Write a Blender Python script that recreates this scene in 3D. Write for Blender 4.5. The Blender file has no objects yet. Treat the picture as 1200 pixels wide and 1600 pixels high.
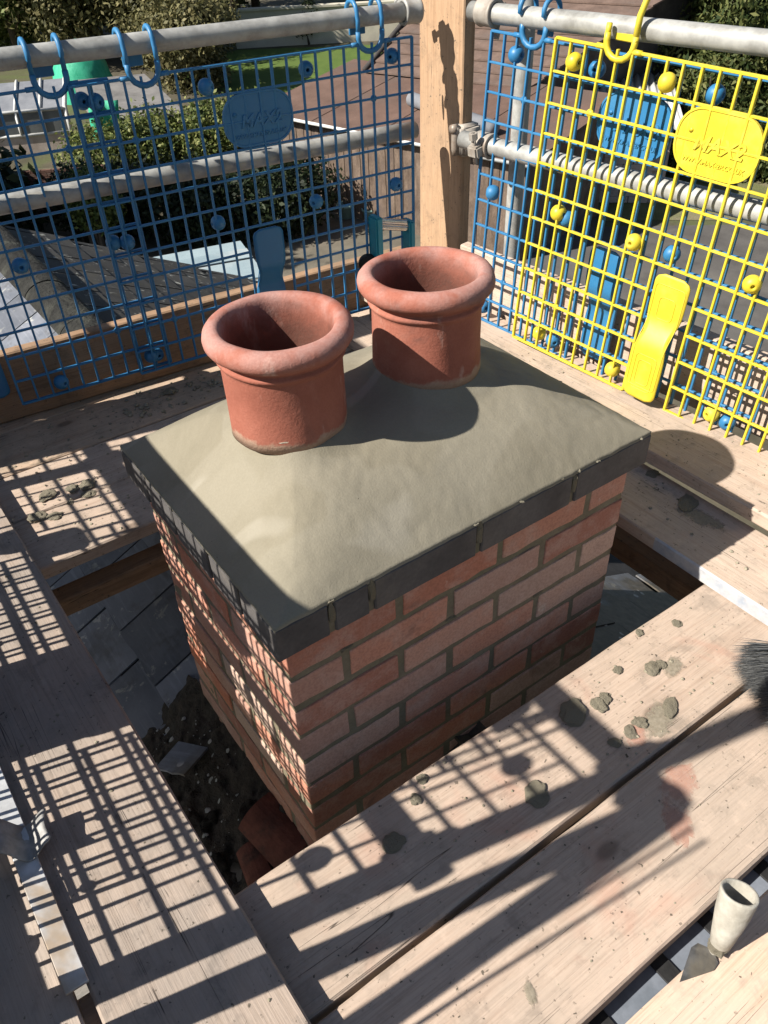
import bpy, bmesh, math, random
import numpy as np
from mathutils import Vector, Matrix, noise as mnoise

random.seed(7)
rng = np.random.default_rng(7)
scene = bpy.context.scene
COL = scene.collection
rad = math.radians

# ------------------------------------------------------------------ camera
cam_d = bpy.data.cameras.new('camera')
cam = bpy.data.objects.new('camera', cam_d)
COL.objects.link(cam)
cam_d.sensor_fit = 'VERTICAL'
cam_d.sensor_height = 24.0
cam_d.lens = 24.0 * 1260.997 / 1600.0
cam_d.clip_start = 0.02
cam_d.clip_end = 900
cam.location = (-0.32696, -0.76634, 1.46248)
cam.rotation_euler = (0.881007, 0.032974, -0.624558)
scene.camera = cam

# ------------------------------------------------------------------ sky + sun
SUN_TRAVEL = Vector((1.125, -0.259, -1.0)).normalized()
to_sun = -SUN_TRAVEL
elev = math.asin(to_sun.z)
azim = math.atan2(to_sun.x, to_sun.y)
world = bpy.data.worlds.new('World')
scene.world = world
world.use_nodes = True
wn = world.node_tree.nodes
wl = world.node_tree.links
sky = wn.new('ShaderNodeTexSky')
sky.sky_type = 'NISHITA'
sky.sun_disc = False
sky.sun_elevation = elev
sky.sun_rotation = azim % (2 * math.pi)
sky.air_density = 1.0
sky.dust_density = 1.0
wl.new(sky.outputs[0], wn['Background'].inputs[0])
wn['Background'].inputs[1].default_value = 0.05
sun_d = bpy.data.lights.new('sun', 'SUN')
sun_d.energy = 5.0
sun_d.angle = rad(0.53)
sun_d.color = (1.0, 0.94, 0.85)
sun = bpy.data.objects.new('sun', sun_d)
COL.objects.link(sun)
sun.location = (-6, 2, 8)
sun.rotation_euler = SUN_TRAVEL.to_track_quat('-Z', 'Y').to_euler()
scene.view_settings.view_transform = 'Standard'
scene.view_settings.look = 'None'
scene.view_settings.exposure = 0.92
scene.cycles.max_bounces = 4
scene.cycles.diffuse_bounces = 2
scene.cycles.glossy_bounces = 2
scene.cycles.transmission_bounces = 2
scene.view_settings.gamma = 1.0

# ------------------------------------------------------------------ materials
class NT:
    """small helper round a material's node tree"""
    def __init__(s, name, rough=0.8, spec=0.3, metal=0.0):
        s.m = bpy.data.materials.new(name)
        s.m.use_nodes = True
        s.t = s.m.node_tree
        s.b = s.t.nodes['Principled BSDF']
        s.b.inputs['Roughness'].default_value = rough
        s.b.inputs['Specular IOR Level'].default_value = spec
        s.b.inputs['Metallic'].default_value = metal
        s.tc = s.t.nodes.new('ShaderNodeTexCoord')
        s.oi = s.t.nodes.new('ShaderNodeObjectInfo')
    def n(s, ty, **kw):
        nd = s.t.nodes.new(ty)
        for k, v in kw.items():
            setattr(nd, k, v)
        return nd
    def ln(s, a, b):
        s.t.links.new(a, b)
    def setin(s, sock, v):
        if hasattr(v, 'is_linked'):
            s.ln(v, sock)
        else:
            if isinstance(v, (tuple, list)) and len(v) == 3 and sock.type == 'RGBA':
                v = (*v, 1)
            sock.default_value = v
    def coord(s, scale=(1, 1, 1), kind='Object', rand=0.0):
        mp = s.n('ShaderNodeMapping')
        s.ln(s.tc.outputs[kind], mp.inputs[0])
        mp.inputs['Scale'].default_value = scale
        if rand:
            c = s.n('ShaderNodeCombineXYZ')
            mu = s.math('MULTIPLY', s.oi.outputs['Random'], rand)
            for i in range(3):
                s.ln(mu, c.inputs[i])
            s.ln(c.outputs[0], mp.inputs['Location'])
        return mp.outputs[0]
    def noise(s, co, scale=5, detail=4, rough=0.55, dist=0.0):
        nd = s.n('ShaderNodeTexNoise')
        s.ln(co, nd.inputs['Vector'])
        nd.inputs['Scale'].default_value = scale
        nd.inputs['Detail'].default_value = min(detail, 4)
        nd.inputs['Roughness'].default_value = rough
        nd.inputs['Distortion'].default_value = dist
        return nd.outputs[0]
    def voro(s, co, scale=5, feature='F1', out=0):
        nd = s.n('ShaderNodeTexVoronoi', feature=feature)
        s.ln(co, nd.inputs['Vector'])
        nd.inputs['Scale'].default_value = scale
        return nd.outputs[out]
    def math(s, op, a, b=0.0, clamp=False):
        nd = s.n('ShaderNodeMath', operation=op)
        nd.use_clamp = clamp
        s.setin(nd.inputs[0], a)
        s.setin(nd.inputs[1], b)
        return nd.outputs[0]
    def ramp(s, fac, lo, hi, a=0.0, b=1.0):
        nd = s.n('ShaderNodeMapRange')
        nd.interpolation_type = 'SMOOTHSTEP'
        s.setin(nd.inputs[0], fac)
        nd.inputs[1].default_value = lo
        nd.inputs[2].default_value = hi
        nd.inputs[3].default_value = a
        nd.inputs[4].default_value = b
        return nd.outputs[0]
    def cr(s, fac, stops):
        nd = s.n('ShaderNodeValToRGB')
        s.setin(nd.inputs[0], fac)
        e = nd.color_ramp.elements
        while len(e) < len(stops):
            e.new(0.5)
        for i, (p, c) in enumerate(stops):
            e[i].position = p
            e[i].color = (*c, 1)
        return nd.outputs[0]
    def mix(s, fac, a, b, mode='MIX'):
        nd = s.n('ShaderNodeMix', data_type='RGBA', blend_type=mode)
        s.setin(nd.inputs[0], fac)
        s.setin(nd.inputs[6], a)
        s.setin(nd.inputs[7], b)
        return nd.outputs[2]
    def bump(s, h, strength=0.3, dist=0.01):
        nd = s.n('ShaderNodeBump')
        nd.inputs['Strength'].default_value = strength
        nd.inputs['Distance'].default_value = dist
        s.ln(h, nd.inputs['Height'])
        s.ln(nd.outputs[0], s.b.inputs['Normal'])
    def out(s, col=None, rough=None):
        if col is not None:
            s.setin(s.b.inputs['Base Color'], col)
        if rough is not None:
            s.setin(s.b.inputs['Roughness'], rough)
        return s.m


def m_wood(name, base, light, grey, grain_axis=0, stain=0.5, pink=0.0, greyness=0.4):
    k = NT(name, 0.86, 0.15)
    sc = [16, 16, 16]
    sc[grain_axis] = 0.55
    g = k.noise(k.coord(sc, rand=37), 3.0, 4, 0.62, 0.5)
    sc2 = [150, 150, 150]
    sc2[grain_axis] = 5.0
    fine = k.noise(k.coord(sc2, rand=11), 2.2, 3, 0.65)
    c = k.cr(g, [(0.25, base), (0.5, light), (0.75, tuple(x * 0.88 for x in light))])
    c = k.mix(k.ramp(fine, 0.34, 0.56, 0.26, 0.0), c, tuple(x * 0.45 for x in base))
    # weathering: broad grey patches, blotches, dust and grime, each with a shape of its own
    big = k.noise(k.coord((3, 3, 3), rand=19), 1.6, 4, 0.66, 0.3)
    c = k.mix(k.ramp(big, 0.38, 0.66, 0, greyness), c, grey)
    blot = k.noise(k.coord((1, 1, 1), rand=53), 17, 4, 0.75, 0.3)
    c = k.mix(k.ramp(blot, 0.50, 0.70, 0, 0.35 + stain * 0.3), c, tuple(x * 0.62 for x in grey))
    c = k.mix(k.ramp(blot, 0.30, 0.44, 0.3, 0.0), c, tuple(min(1, x * 1.22) for x in light))
    if pink:
        pk = k.noise(k.coord((3, 3, 3), rand=91), 1.3, 4, 0.7, 0.4)
        c = k.mix(k.ramp(pk, 0.55, 0.72, 0, pink), c, (0.50, 0.24, 0.17))
    # specks of mortar and dirt in clusters
    sp = k.noise(k.coord((1, 1, 1), rand=5), 115, 2, 0.5)
    c = k.mix(k.math('MULTIPLY', k.ramp(sp, 0.66, 0.72), k.ramp(blot, 0.40, 0.60, 0.25, 1.0)), c, (0.10, 0.085, 0.065))
    sc3 = [26, 26, 26]
    sc3[grain_axis] = 0.42
    ck = k.noise(k.coord(sc3, rand=23), 1.5, 2, 0.45, 0.2)
    crk = k.ramp(k.math('ABSOLUTE', k.math('SUBTRACT', ck, 0.5)), 0.0, 0.0045, 1.0, 0.0)
    crk = k.math('MULTIPLY', crk, k.ramp(big, 0.50, 0.58))
    c = k.mix(k.math('MULTIPLY', crk, 0.85), c, (0.045, 0.035, 0.028))
    kc = [5.5, 5.5, 5.5]
    kc[grain_axis] = 3.0
    kd = k.voro(k.coord(kc, rand=61), 1.0)
    kn = k.math('ADD', kd, k.math('MULTIPLY', k.math('SUBTRACT', blot, .5), .05))
    c = k.mix(k.ramp(kn, 0.05, 0.10, 0.7, 0.0), c, tuple(x * 0.30 for x in base))
    c = k.mix(k.ramp(kn, 0.10, 0.24, 0.22, 0.0), c, tuple(x * 0.7 for x in base))
    hsv = k.n('ShaderNodeHueSaturation')
    k.ln(k.ramp(k.oi.outputs['Random'], 0, 1, 0.86, 1.1), hsv.inputs['Value'])
    k.ln(c, hsv.inputs['Color'])
    hh = k.math('ADD', k.math('MULTIPLY', fine, 0.7), k.math('MULTIPLY', blot, 0.5))
    hh = k.math('SUBTRACT', hh, k.math('MULTIPLY', crk, 1.2))
    k.bump(hh, 0.5, 0.0025)
    return k.out(hsv.outputs[0])


def m_noisy(name, c1, c2, scale=8, rough=0.85, bump=0.3, bdist=0.004, c3=None, spec=0.25, rand=7.0, fine=60, metal=0.0):
    k = NT(name, rough, spec, metal)
    co = k.coord((1, 1, 1), rand=rand)
    a = k.noise(co, scale, 6, 0.62)
    c = k.cr(a, [(0.3, c1), (0.7, c2)])
    if c3:
        b = k.noise(co, scale * 0.37, 4, 0.6, 0.4)
        c = k.mix(k.ramp(b, 0.5, 0.68), c, c3)
    f = k.noise(co, fine, 4, 0.6)
    c = k.mix(k.ramp(f, 0.3, 0.7, 0.22, 0.0), c, tuple(x * 0.4 for x in c1))
    if bump:
        k.bump(k.math('ADD', f, k.math('MULTIPLY', a, 0.7)), bump, bdist)
    return k.out(c)


def m_terracotta():
    k = NT('terracotta_clay', 0.78, 0.25)
    co = k.coord((1, 1, 1), rand=9)
    a = k.noise(co, 9, 6, 0.6)
    c = k.cr(a, [(0.25, (0.245, 0.082, 0.055)), (0.5, (0.325, 0.115, 0.078)), (0.75, (0.385, 0.15, 0.105))])
    b = k.noise(co, 4.5, 5, 0.65, 0.6)
    c = k.mix(k.ramp(b, 0.50, 0.70, 0, 0.6), c, (0.43, 0.205, 0.15))
    d = k.noise(co, 6.0, 6, 0.7, 0.3)
    c = k.mix(k.ramp(d, 0.54, 0.68, 0, 0.65), c, (0.15, 0.082, 0.07))
    # whitish salts streaking
    e = k.noise(k.coord((14, 14, 5), rand=4), 1.3, 6, 0.7)
    c = k.mix(k.ramp(e, 0.6, 0.74, 0, 0.5), c, (0.62, 0.47, 0.4))
    # chalky bloom on the rolled top lip of the fired pot
    sx = k.n('ShaderNodeSeparateXYZ')
    k.ln(k.tc.outputs['Object'], sx.inputs[0])
    lip = k.math('MULTIPLY', k.ramp(sx.outputs[2], 0.145, 0.187), k.ramp(k.noise(co, 8, 5, 0.7), 0.36, 0.58))
    c = k.mix(k.math('MULTIPLY', lip, 0.7), c, (0.40, 0.25, 0.22))
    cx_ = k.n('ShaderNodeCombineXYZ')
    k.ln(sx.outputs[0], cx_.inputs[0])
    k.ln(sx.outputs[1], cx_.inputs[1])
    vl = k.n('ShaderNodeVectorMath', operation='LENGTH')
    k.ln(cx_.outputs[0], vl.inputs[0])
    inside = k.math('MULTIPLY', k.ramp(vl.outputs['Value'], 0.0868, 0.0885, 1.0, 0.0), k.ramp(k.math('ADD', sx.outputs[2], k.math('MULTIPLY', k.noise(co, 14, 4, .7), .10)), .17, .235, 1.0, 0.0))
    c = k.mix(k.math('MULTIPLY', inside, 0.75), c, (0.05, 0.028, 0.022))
    # splashes of mortar wiped along the foot
    ft = k.math('MULTIPLY', k.ramp(k.math('ADD', sx.outputs[2], k.math('MULTIPLY', k.noise(co, 22, 4, .7), -.045)), -.010, .001, 1.0, 0.0), k.ramp(vl.outputs['Value'], .093, .096))
    c = k.mix(k.math('MULTIPLY', ft, 0.7), c, (0.40, 0.31, 0.23))
    f = k.noise(co, 240, 3, 0.6)
    g = k.noise(co, 60, 4, 0.6)
    c = k.mix(k.ramp(f, 0.38, 0.62, 0.16, 0.0), c, (0.2, 0.05, 0.03))
    k.bump(k.math('ADD', k.math('MULTIPLY', f, 0.5), k.math('MULTIPLY', g, 0.8)), 0.35, 0.0025)
    return k.out(c)


def m_brick():
    k = NT('fired_brick', 0.88, 0.2)
    co = k.coord((1, 1, 1), rand=31)
    c = k.cr(k.oi.outputs['Random'], [(0.0, (0.28, 0.14, 0.11)), (0.16, (0.48, 0.20, 0.13)), (0.32, (0.45, 0.30, 0.24)),
                                      (0.48, (0.53, 0.20, 0.12)), (0.64, (0.54, 0.42, 0.34)), (0.8, (0.36, 0.18, 0.135)), (1.0, (0.56, 0.27, 0.18))])
    a = k.noise(co, 16, 6, 0.65)
    c = k.mix(k.ramp(a, 0.42, 0.70, 0, 0.5), c, (0.53, 0.38, 0.31))
    b = k.noise(co, 9, 6, 0.7, 0.5)
    c = k.mix(k.ramp(b, 0.58, 0.74, 0, 0.55), c, (0.17, 0.11, 0.09))
    d = k.noise(co, 22, 5, 0.7)
    c = k.mix(k.ramp(d, 0.62, 0.74, 0, 0.45), c, (0.60, 0.52, 0.44))
    f = k.noise(co, 190, 4, 0.65)
    c = k.mix(k.ramp(f, 0.35, 0.6, 0.25, 0), c, (0.12, 0.05, 0.035))
    pit = k.ramp(k.voro(co, 95), 0.05, 0.14, 0.0, 1.0)
    h = k.math('ADD', k.math('MULTIPLY', f, 0.6), k.math('MULTIPLY', a, 0.8))
    h = k.math('ADD', h, k.math('MULTIPLY', pit, 0.3))
    k.bump(h, 0.5, 0.003)
    return k.out(c)


def m_flaunch():
    k = NT('flaunching_mortar', 0.86, 0.22)
    co = k.coord((1, 1, 1))
    a = k.noise(co, 5.5, 5, 0.6, 0.5)
    c = k.cr(a, [(0.28, (0.178, 0.16, 0.116)), (0.5, (0.218, 0.196, 0.145)), (0.75, (0.252, 0.228, 0.173))])
    # broad trowel sweeps: patches with a crisp edge
    w = k.n('ShaderNodeTexVoronoi', feature='SMOOTH_F1')
    mp = k.coord((5.0, 7.0, 3.0))
    dist = k.noise(co, 3.0, 2, 0.5)
    vadd = k.n('ShaderNodeVectorMath', operation='ADD')
    k.ln(mp, vadd.inputs[0])
    cc = k.n('ShaderNodeCombineXYZ')
    k.ln(k.math('MULTIPLY', dist, 1.5), cc.inputs[0])
    k.ln(k.math('MULTIPLY', dist, 1.1), cc.inputs[1])
    k.ln(cc.outputs[0], vadd.inputs[1])
    k.ln(vadd.outputs[0], w.inputs['Vector'])
    w.inputs['Scale'].default_value = 1.0
    w.inputs['Smoothness'].default_value = 0.12
    bwn = k.n('ShaderNodeRGBToBW')
    k.ln(w.outputs['Color'], bwn.inputs[0])
    c = k.mix(k.ramp(bwn.outputs[0], .2, .8, 0.0, 0.3), c, (0.28, 0.258, 0.205))
    fs = k.noise(co, 260, 3, 0.65)
    c = k.mix(k.ramp(fs, 0.35, 0.65, 0.12, 0.0), c, (0.12, 0.105, 0.075))
    sp = k.ramp(k.voro(co, 60), 0.035, 0.07, 1.0, 0.0)
    msk = k.ramp(k.noise(co, 13, 2), 0.56, 0.64)
    pits = k.math('MULTIPLY', sp, msk)
    c = k.mix(k.math('MULTIPLY', pits, 0.7), c, (0.07, 0.06, 0.045))
    ar = k.n('ShaderNodeTexWave', wave_type='RINGS')
    k.ln(k.coord((2.0, 2.6, 1)), ar.inputs['Vector'])
    ar.inputs['Scale'].default_value = 1.1
    ar.inputs['Distortion'].default_value = 9.0
    ar.inputs['Detail'].default_value = 2.0
    ar.inputs['Detail Scale'].default_value = 0.7
    sweep = k.ramp(ar.outputs[1], 0.90, 0.99)
    sweep = k.math('MULTIPLY', sweep, k.ramp(k.noise(co, 6, 2), 0.52, 0.62))
    c = k.mix(k.math('MULTIPLY', sweep, 0.4), c, (0.34, 0.315, 0.26))
    h = k.math('ADD', k.math('MULTIPLY', fs, 0.12), k.math('MULTIPLY', k.noise(k.coord((30, 12, 20)), 1.0, 3, .6, .8), 0.12))
    h = k.math('ADD', h, k.math('MULTIPLY', w.outputs['Distance'], 0.5))
    h = k.math('ADD', h, k.math('MULTIPLY', sweep, 0.10))
    h = k.math('SUBTRACT', h, k.math('MULTIPLY', pits, 0.5))
    k.bump(h, 0.6, 0.007)
    return k.out(c)


def m_slate(name, c1, c2, lichen, moss=False, rough=0.55):
    k = NT(name, rough, 0.4)
    co = k.coord((1, 1, 1), rand=21)
    wc = k.coord((1, 1, 1), 'Object', rand=3)
    a = k.noise(co, 6, 6, 0.65)
    c = k.cr(a, [(0.3, c1), (0.7, c2)])
    st = k.noise(k.coord((3, 40, 3), rand=8), 2, 4, 0.6)
    c = k.mix(k.ramp(st, 0.5, 0.7, 0, 0.35), c, tuple(min(1, x * 1.5) for x in c2))
    l = k.noise(co, 16, 6, 0.7, 0.4)
    c = k.mix(k.ramp(l, 0.60, 0.66, 0, lichen), c, (0.42, 0.42, 0.37))
    b = k.noise(wc, 7, 5, 0.68)
    c = k.mix(k.ramp(b, 0.52, 0.66, 0, 0.45), c, (0.05, 0.045, 0.032))
    if moss:
        g = k.n('ShaderNodeNewGeometry')
        sx = k.n('ShaderNodeSeparateXYZ')
        k.ln(g.outputs['Position'], sx.inputs[0])
        nz = k.noise(g.outputs['Position'], 6, 5, 0.7)
        yy = k.math('ADD', sx.outputs[1], k.math('MULTIPLY', k.math('SUBTRACT', nz, 0.5), 0.5))
        mk = k.ramp(yy, 0.36, 0.52, 1.0, 0.0)
        mc = k.cr(k.noise(g.outputs['Position'], 30, 5, 0.7), [(0.3, (0.035, 0.03, 0.024)), (0.7, (0.10, 0.085, 0.065))])
        sp = k.ramp(k.voro(g.outputs['Position'], 22), 0.16, 0.24, 1, 0)
        spm = k.math('MULTIPLY', sp, k.ramp(k.noise(g.outputs['Position'], 9, 3), 0.52, 0.6))
        mc = k.mix(spm, mc, (0.36, 0.35, 0.32))
        c = k.mix(mk, c, mc)
    hsv = k.n('ShaderNodeHueSaturation')
    k.ln(k.ramp(k.oi.outputs['Random'], 0, 1, 0.75, 1.25), hsv.inputs['Value'])
    k.ln(c, hsv.inputs['Color'])
    k.bump(k.math('ADD', a, k.math('MULTIPLY', l, 0.7)), 0.5, 0.004)
    return k.out(hsv.outputs[0])


def m_plastic(name, c, worn):
    k = NT(name, 0.42, 0.45)
    co = k.coord((1, 1, 1), 'Object', rand=17)
    a = k.noise(co, 9, 5, 0.7)
    cc = k.mix(k.ramp(a, 0.45, 0.75, 0, 0.5), c, worn)
    b = k.noise(co, 40, 5, 0.7)
    cc = k.mix(k.ramp(b, 0.6, 0.75, 0, 0.35), cc, tuple(x * 0.55 for x in c))
    k.bump(b, 0.15, 0.001)
    return k.out(cc, k.ramp(a, 0.3, 0.7, 0.36, 0.6))


def m_galv(name='galvanised_steel', tint=(0.36, 0.36, 0.34), dark=(0.2, 0.195, 0.18)):
    k = NT(name, 0.6, 0.4, 0.12)
    co = k.coord((1, 1, 1), rand=33)
    v = k.voro(co, 55, out=1)
    a = k.noise(co, 14, 6, 0.7)
    c = k.cr(a, [(0.3, dark), (0.55, tint), (0.8, tuple(min(1, x * 1.35) for x in tint))])
    bwv = k.n('ShaderNodeRGBToBW')
    k.ln(v, bwv.inputs[0])
    c = k.mix(k.math('MULTIPLY', bwv.outputs[0], 0.25), c, tuple(x * .7 for x in tint))
    st = k.noise(k.coord((30, 30, 3), rand=13), 1.6, 5, 0.7)
    c = k.mix(k.ramp(st, 0.58, 0.72, 0, 0.55), c, (0.42, 0.39, 0.33))
    r = k.noise(co, 8, 5, 0.7)
    c = k.mix(k.ramp(r, 0.64, 0.74, 0, 0.5), c, (0.16, 0.09, 0.055))
    k.bump(a, 0.2, 0.0015)
    return k.out(c, k.ramp(a, 0.3, 0.75, 0.42, 0.7))


def m_leaf(name, c1, c2, c3):
    k = NT(name, 0.6, 0.25)
    nd = k.n('ShaderNodeNewGeometry')
    c = k.cr(nd.outputs['Random Per Island'], [(0.0, c1), (0.5, c2), (1.0, c3)])
    k.b.inputs['Subsurface Weight'].default_value = 0.0
    tr = k.n('ShaderNodeBsdfTranslucent')
    k.ln(c, tr.inputs[0])
    mx = k.n('ShaderNodeMixShader')
    mx.inputs[0].default_value = 0.25
    k.setin(k.b.inputs['Base Color'], c)
    k.ln(k.b.outputs[0], mx.inputs[1])
    k.ln(tr.outputs[0], mx.inputs[2])
    k.ln(mx.outputs[0], k.t.nodes['Material Output'].inputs[0])
    return k.m


M = {}
M['board_pale'] = m_wood('pale_scaffold_wood', (0.43, 0.315, 0.24), (0.53, 0.415, 0.33), (0.41, 0.34, 0.275), 0, 0.6, 0.35, 0.5)
M['board_grey'] = m_wood('weathered_scaffold_wood', (0.33, 0.255, 0.20), (0.42, 0.34, 0.28), (0.31, 0.27, 0.235), 0, 0.5, 0.0, 0.65)
M['board_dirty'] = m_wood('muddy_scaffold_wood', (0.33, 0.22, 0.15), (0.45, 0.33, 0.24), (0.28, 0.235, 0.18), 0, 0.85, 0.0, 0.6)
M['board_orange'] = m_wood('orange_scaffold_wood', (0.47, 0.32, 0.22), (0.58, 0.43, 0.325), (0.50, 0.42, 0.345), 0, 0.45, 0.35, 0.5)
M['post_wood'] = m_wood('post_wood', (0.27, 0.16, 0.09), (0.40, 0.265, 0.165), (0.34, 0.24, 0.16), 0, 0.5, 0.0, 0.5)
M['toe_wood'] = m_wood('toe_board_wood', (0.20, 0.12, 0.07), (0.33, 0.21, 0.13), (0.20, 0.145, 0.10), 0, 0.6, 0.0, 0.5)
M['lit_edge_paint'] = m_noisy('faded_blue_lit_edge_paint', (0.30, 0.34, 0.40), (0.52, 0.50, 0.48), 22, 0.8, 0.4, 0.003, (0.5, 0.36, 0.26))
M['terracotta'] = m_terracotta()
M['brick'] = m_brick()
M['mortar'] = m_noisy('joint_mortar', (0.16, 0.135, 0.09), (0.235, 0.205, 0.145), 14, 0.95, 0.6, 0.003, (0.18, 0.165, 0.105), fine=150)
M['coping'] = m_noisy('blue_grey_coping_brick', (0.062, 0.058, 0.058), (0.115, 0.108, 0.105), 10, 0.7, 0.4, 0.002, (0.15, 0.135, 0.12), fine=140)
M['flaunch'] = m_flaunch()
M['dropping'] = m_noisy('dried_mortar', (0.21, 0.185, 0.135), (0.36, 0.325, 0.245), 30, 0.95, 0.8, 0.004, None, fine=120)
M['debris'] = m_noisy('mossy_debris', (0.02, 0.017, 0.014), (0.075, 0.06, 0.045), 40, 0.95, 0.9, 0.01, (0.05, 0.043, 0.033), fine=120)
M['smear_pale'] = m_noisy('pale_lime_smear', (0.42, 0.36, 0.28), (0.55, 0.48, 0.39), 40, .95, .3, .002)
M['lichen'] = m_noisy('pale_lichen', (0.22, 0.22, 0.2), (0.4, 0.39, 0.35), 60, 0.95, 0.5, 0.002)
M['slate'] = m_slate('blue_slate', (0.085, 0.095, 0.115), (0.16, 0.17, 0.195), 0.5, True, 0.5)
M['slate_old'] = m_slate('weathered_slate', (0.020, 0.019, 0.018), (0.042, 0.04, 0.037), 0.6, False, 0.8)
M['ridge'] = m_noisy('mossy_ridge_tile', (0.012, 0.012, 0.011), (0.035, 0.035, 0.031), 16, 0.95, 1.0, 0.014, (0.06, 0.062, 0.05), fine=45)
M['deck'] = m_noisy('dark_roof_deck', (0.02, 0.02, 0.022), (0.04, 0.04, 0.042), 12, 0.9, 0.2)
M['yellow'] = m_plastic('yellow_plastic', (0.60, 0.475, 0.028), (0.64, 0.53, 0.09))
M['blue'] = m_plastic('blue_plastic', (0.026, 0.155, 0.33), (0.05, 0.21, 0.38))
M['galv'] = m_galv()
M['steel_dirty'] = m_galv('dirty_coupler_steel', (0.33, 0.30, 0.26), (0.2, 0.14, 0.10))
M['alu'] = m_noisy('scuffed_aluminium', (0.5, 0.51, 0.52), (0.72, 0.73, 0.74), 18, 0.42, 0.2, 0.001, (0.45, 0.36, 0.27), metal=0.35)
M['lead'] = m_noisy('lead_sheet', (0.26, 0.255, 0.245), (0.42, 0.41, 0.395), 15, 0.65, 0.3, 0.002, (0.35, 0.31, 0.25), metal=0.1)
M['teal'] = m_plastic('teal_plastic', (0.01, 0.20, 0.28), (0.02, 0.26, 0.34))
M['black'] = m_noisy('black_rubber', (0.012, 0.012, 0.013), (0.03, 0.03, 0.03), 30, 0.7, 0.2)
M['chrome'] = m_noisy('ribbed_chrome', (0.5, 0.47, 0.43), (0.7, 0.67, 0.62), 40, 0.25, 0.1, 0.001, metal=0.9)
M['bristle'] = m_leaf('grey_bristle', (0.045, 0.05, 0.055), (0.10, 0.105, 0.11), (0.22, 0.22, 0.21))
M['trowel_steel'] = m_noisy('worn_trowel_steel', (0.05, 0.05, 0.05), (0.12, 0.12, 0.12), 30, 0.5, 0.2, 0.001, (0.14, 0.125, 0.1), metal=0.3)
M['handle'] = m_noisy('cement_caked_handle', (0.30, 0.28, 0.235), (0.46, 0.44, 0.385), 25, 0.85, 0.6, 0.003, (0.36, 0.33, 0.27))
M['old_terracotta'] = m_noisy('dirty_terracotta', (0.09, 0.035, 0.025), (0.20, 0.075, 0.05), 22, .95, .7, .004, (0.045, 0.035, 0.028))
M['brickdust'] = m_noisy('brick_chip', (0.40, 0.13, 0.08), (0.55, 0.22, 0.14), 25, 0.9, 0.4)

# ------------------------------------------------------------------ object helpers
def link(name, mesh, parent=None, mat=None, loc=None, rot=None, scale=None, matrix=None):
    o = bpy.data.objects.new(name, mesh)
    COL.objects.link(o)
    if parent:
        o.parent = parent
    if mat and mesh is not None and not mesh.materials:
        mesh.materials.append(mat)
    if matrix is not None:
        o.matrix_basis = matrix
    if loc is not None:
        o.location = loc
    if rot is not None:
        o.rotation_euler = rot
    if scale is not None:
        o.scale = scale
    return o


def thing(name, label, cat, loc=(0, 0, 0), rot=(0, 0, 0), group=None, matrix=None):
    o = bpy.data.objects.new(name, None)
    o.empty_display_size = 0.05
    COL.objects.link(o)
    o.location = loc
    o.rotation_euler = rot
    if matrix is not None:
        o.matrix_basis = matrix
    tag(o, label, cat, group)
    return o


def tag(o, label, cat, group=None):
    o['label'] = label
    o['category'] = cat
    if group:
        o['group'] = group
    return o


def structure(o):
    o['kind'] = 'structure'
    return o


def mesh_from(verts, faces, name='mesh', smooth=False):
    me = bpy.data.meshes.new(name)
    me.from_pydata([tuple(v) for v in verts], [], faces)
    me.update()
    if smooth:
        me.polygons.foreach_set('use_smooth', [True] * len(me.polygons))
    return me


def bm_mesh(bm, name='mesh', smooth=False):
    me = bpy.data.meshes.new(name)
    bmesh.ops.recalc_face_normals(bm, faces=bm.faces)
    bm.to_mesh(me)
    bm.free()
    if smooth:
        me.polygons.foreach_set('use_smooth', [True] * len(me.polygons))
    return me


def bm_box(bm, lo, hi):
    x0, y0, z0 = lo
    x1, y1, z1 = hi
    v = [bm.verts.new(p) for p in ((x0, y0, z0), (x1, y0, z0), (x1, y1, z0), (x0, y1, z0), (x0, y0, z1), (x1, y0, z1), (x1, y1, z1), (x0, y1, z1))]
    for f in ((0, 3, 2, 1), (4, 5, 6, 7), (0, 1, 5, 4), (1, 2, 6, 5), (2, 3, 7, 6), (3, 0, 4, 7)):
        bm.faces.new([v[i] for i in f])
    return v


def box_mesh(lo, hi, bevel=0.0, seg=1, name='box'):
    bm = bmesh.new()
    bm_box(bm, lo, hi)
    if bevel:
        bmesh.ops.bevel(bm, geom=bm.edges[:], offset=bevel, segments=seg, affect='EDGES', profile=0.6)
    return bm_mesh(bm, name)


def tube_data(path, r, seg=10, closed_ends=True, radii=None, loop=False):
    """tube along a polyline, parallel-transport frame"""
    P = [Vector(p) for p in path]
    n = len(P)
    T = []
    for i in range(n):
        if loop:
            t = P[(i + 1) % n] - P[i - 1]
        else:
            t = P[min(i + 1, n - 1)] - P[max(i - 1, 0)]
        T.append(t.normalized())
    up = Vector((0, 0, 1))
    if abs(T[0].dot(up)) > 0.92:
        up = Vector((1, 0, 0))
    nrm = (up - T[0] * up.dot(T[0])).normalized()
    vs, fs = [], []
    for i in range(n):
        nrm = (nrm - T[i] * nrm.dot(T[i])).normalized()
        b = T[i].cross(nrm)
        rr = radii[i] if radii else r
        for k in range(seg):
            a = 2 * math.pi * k / seg
            vs.append(P[i] + (nrm * math.cos(a) + b * math.sin(a)) * rr)
    m = n if loop else n - 1
    for i in range(m):
        j = (i + 1) % n
        for k in range(seg):
            k2 = (k + 1) % seg
            fs.append((i * seg + k, i * seg + k2, j * seg + k2, j * seg + k))
    if closed_ends and not loop:
        fs.append(tuple(range(seg - 1, -1, -1)))
        fs.append(tuple(range((n - 1) * seg, n * seg)))
    return vs, fs


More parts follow.
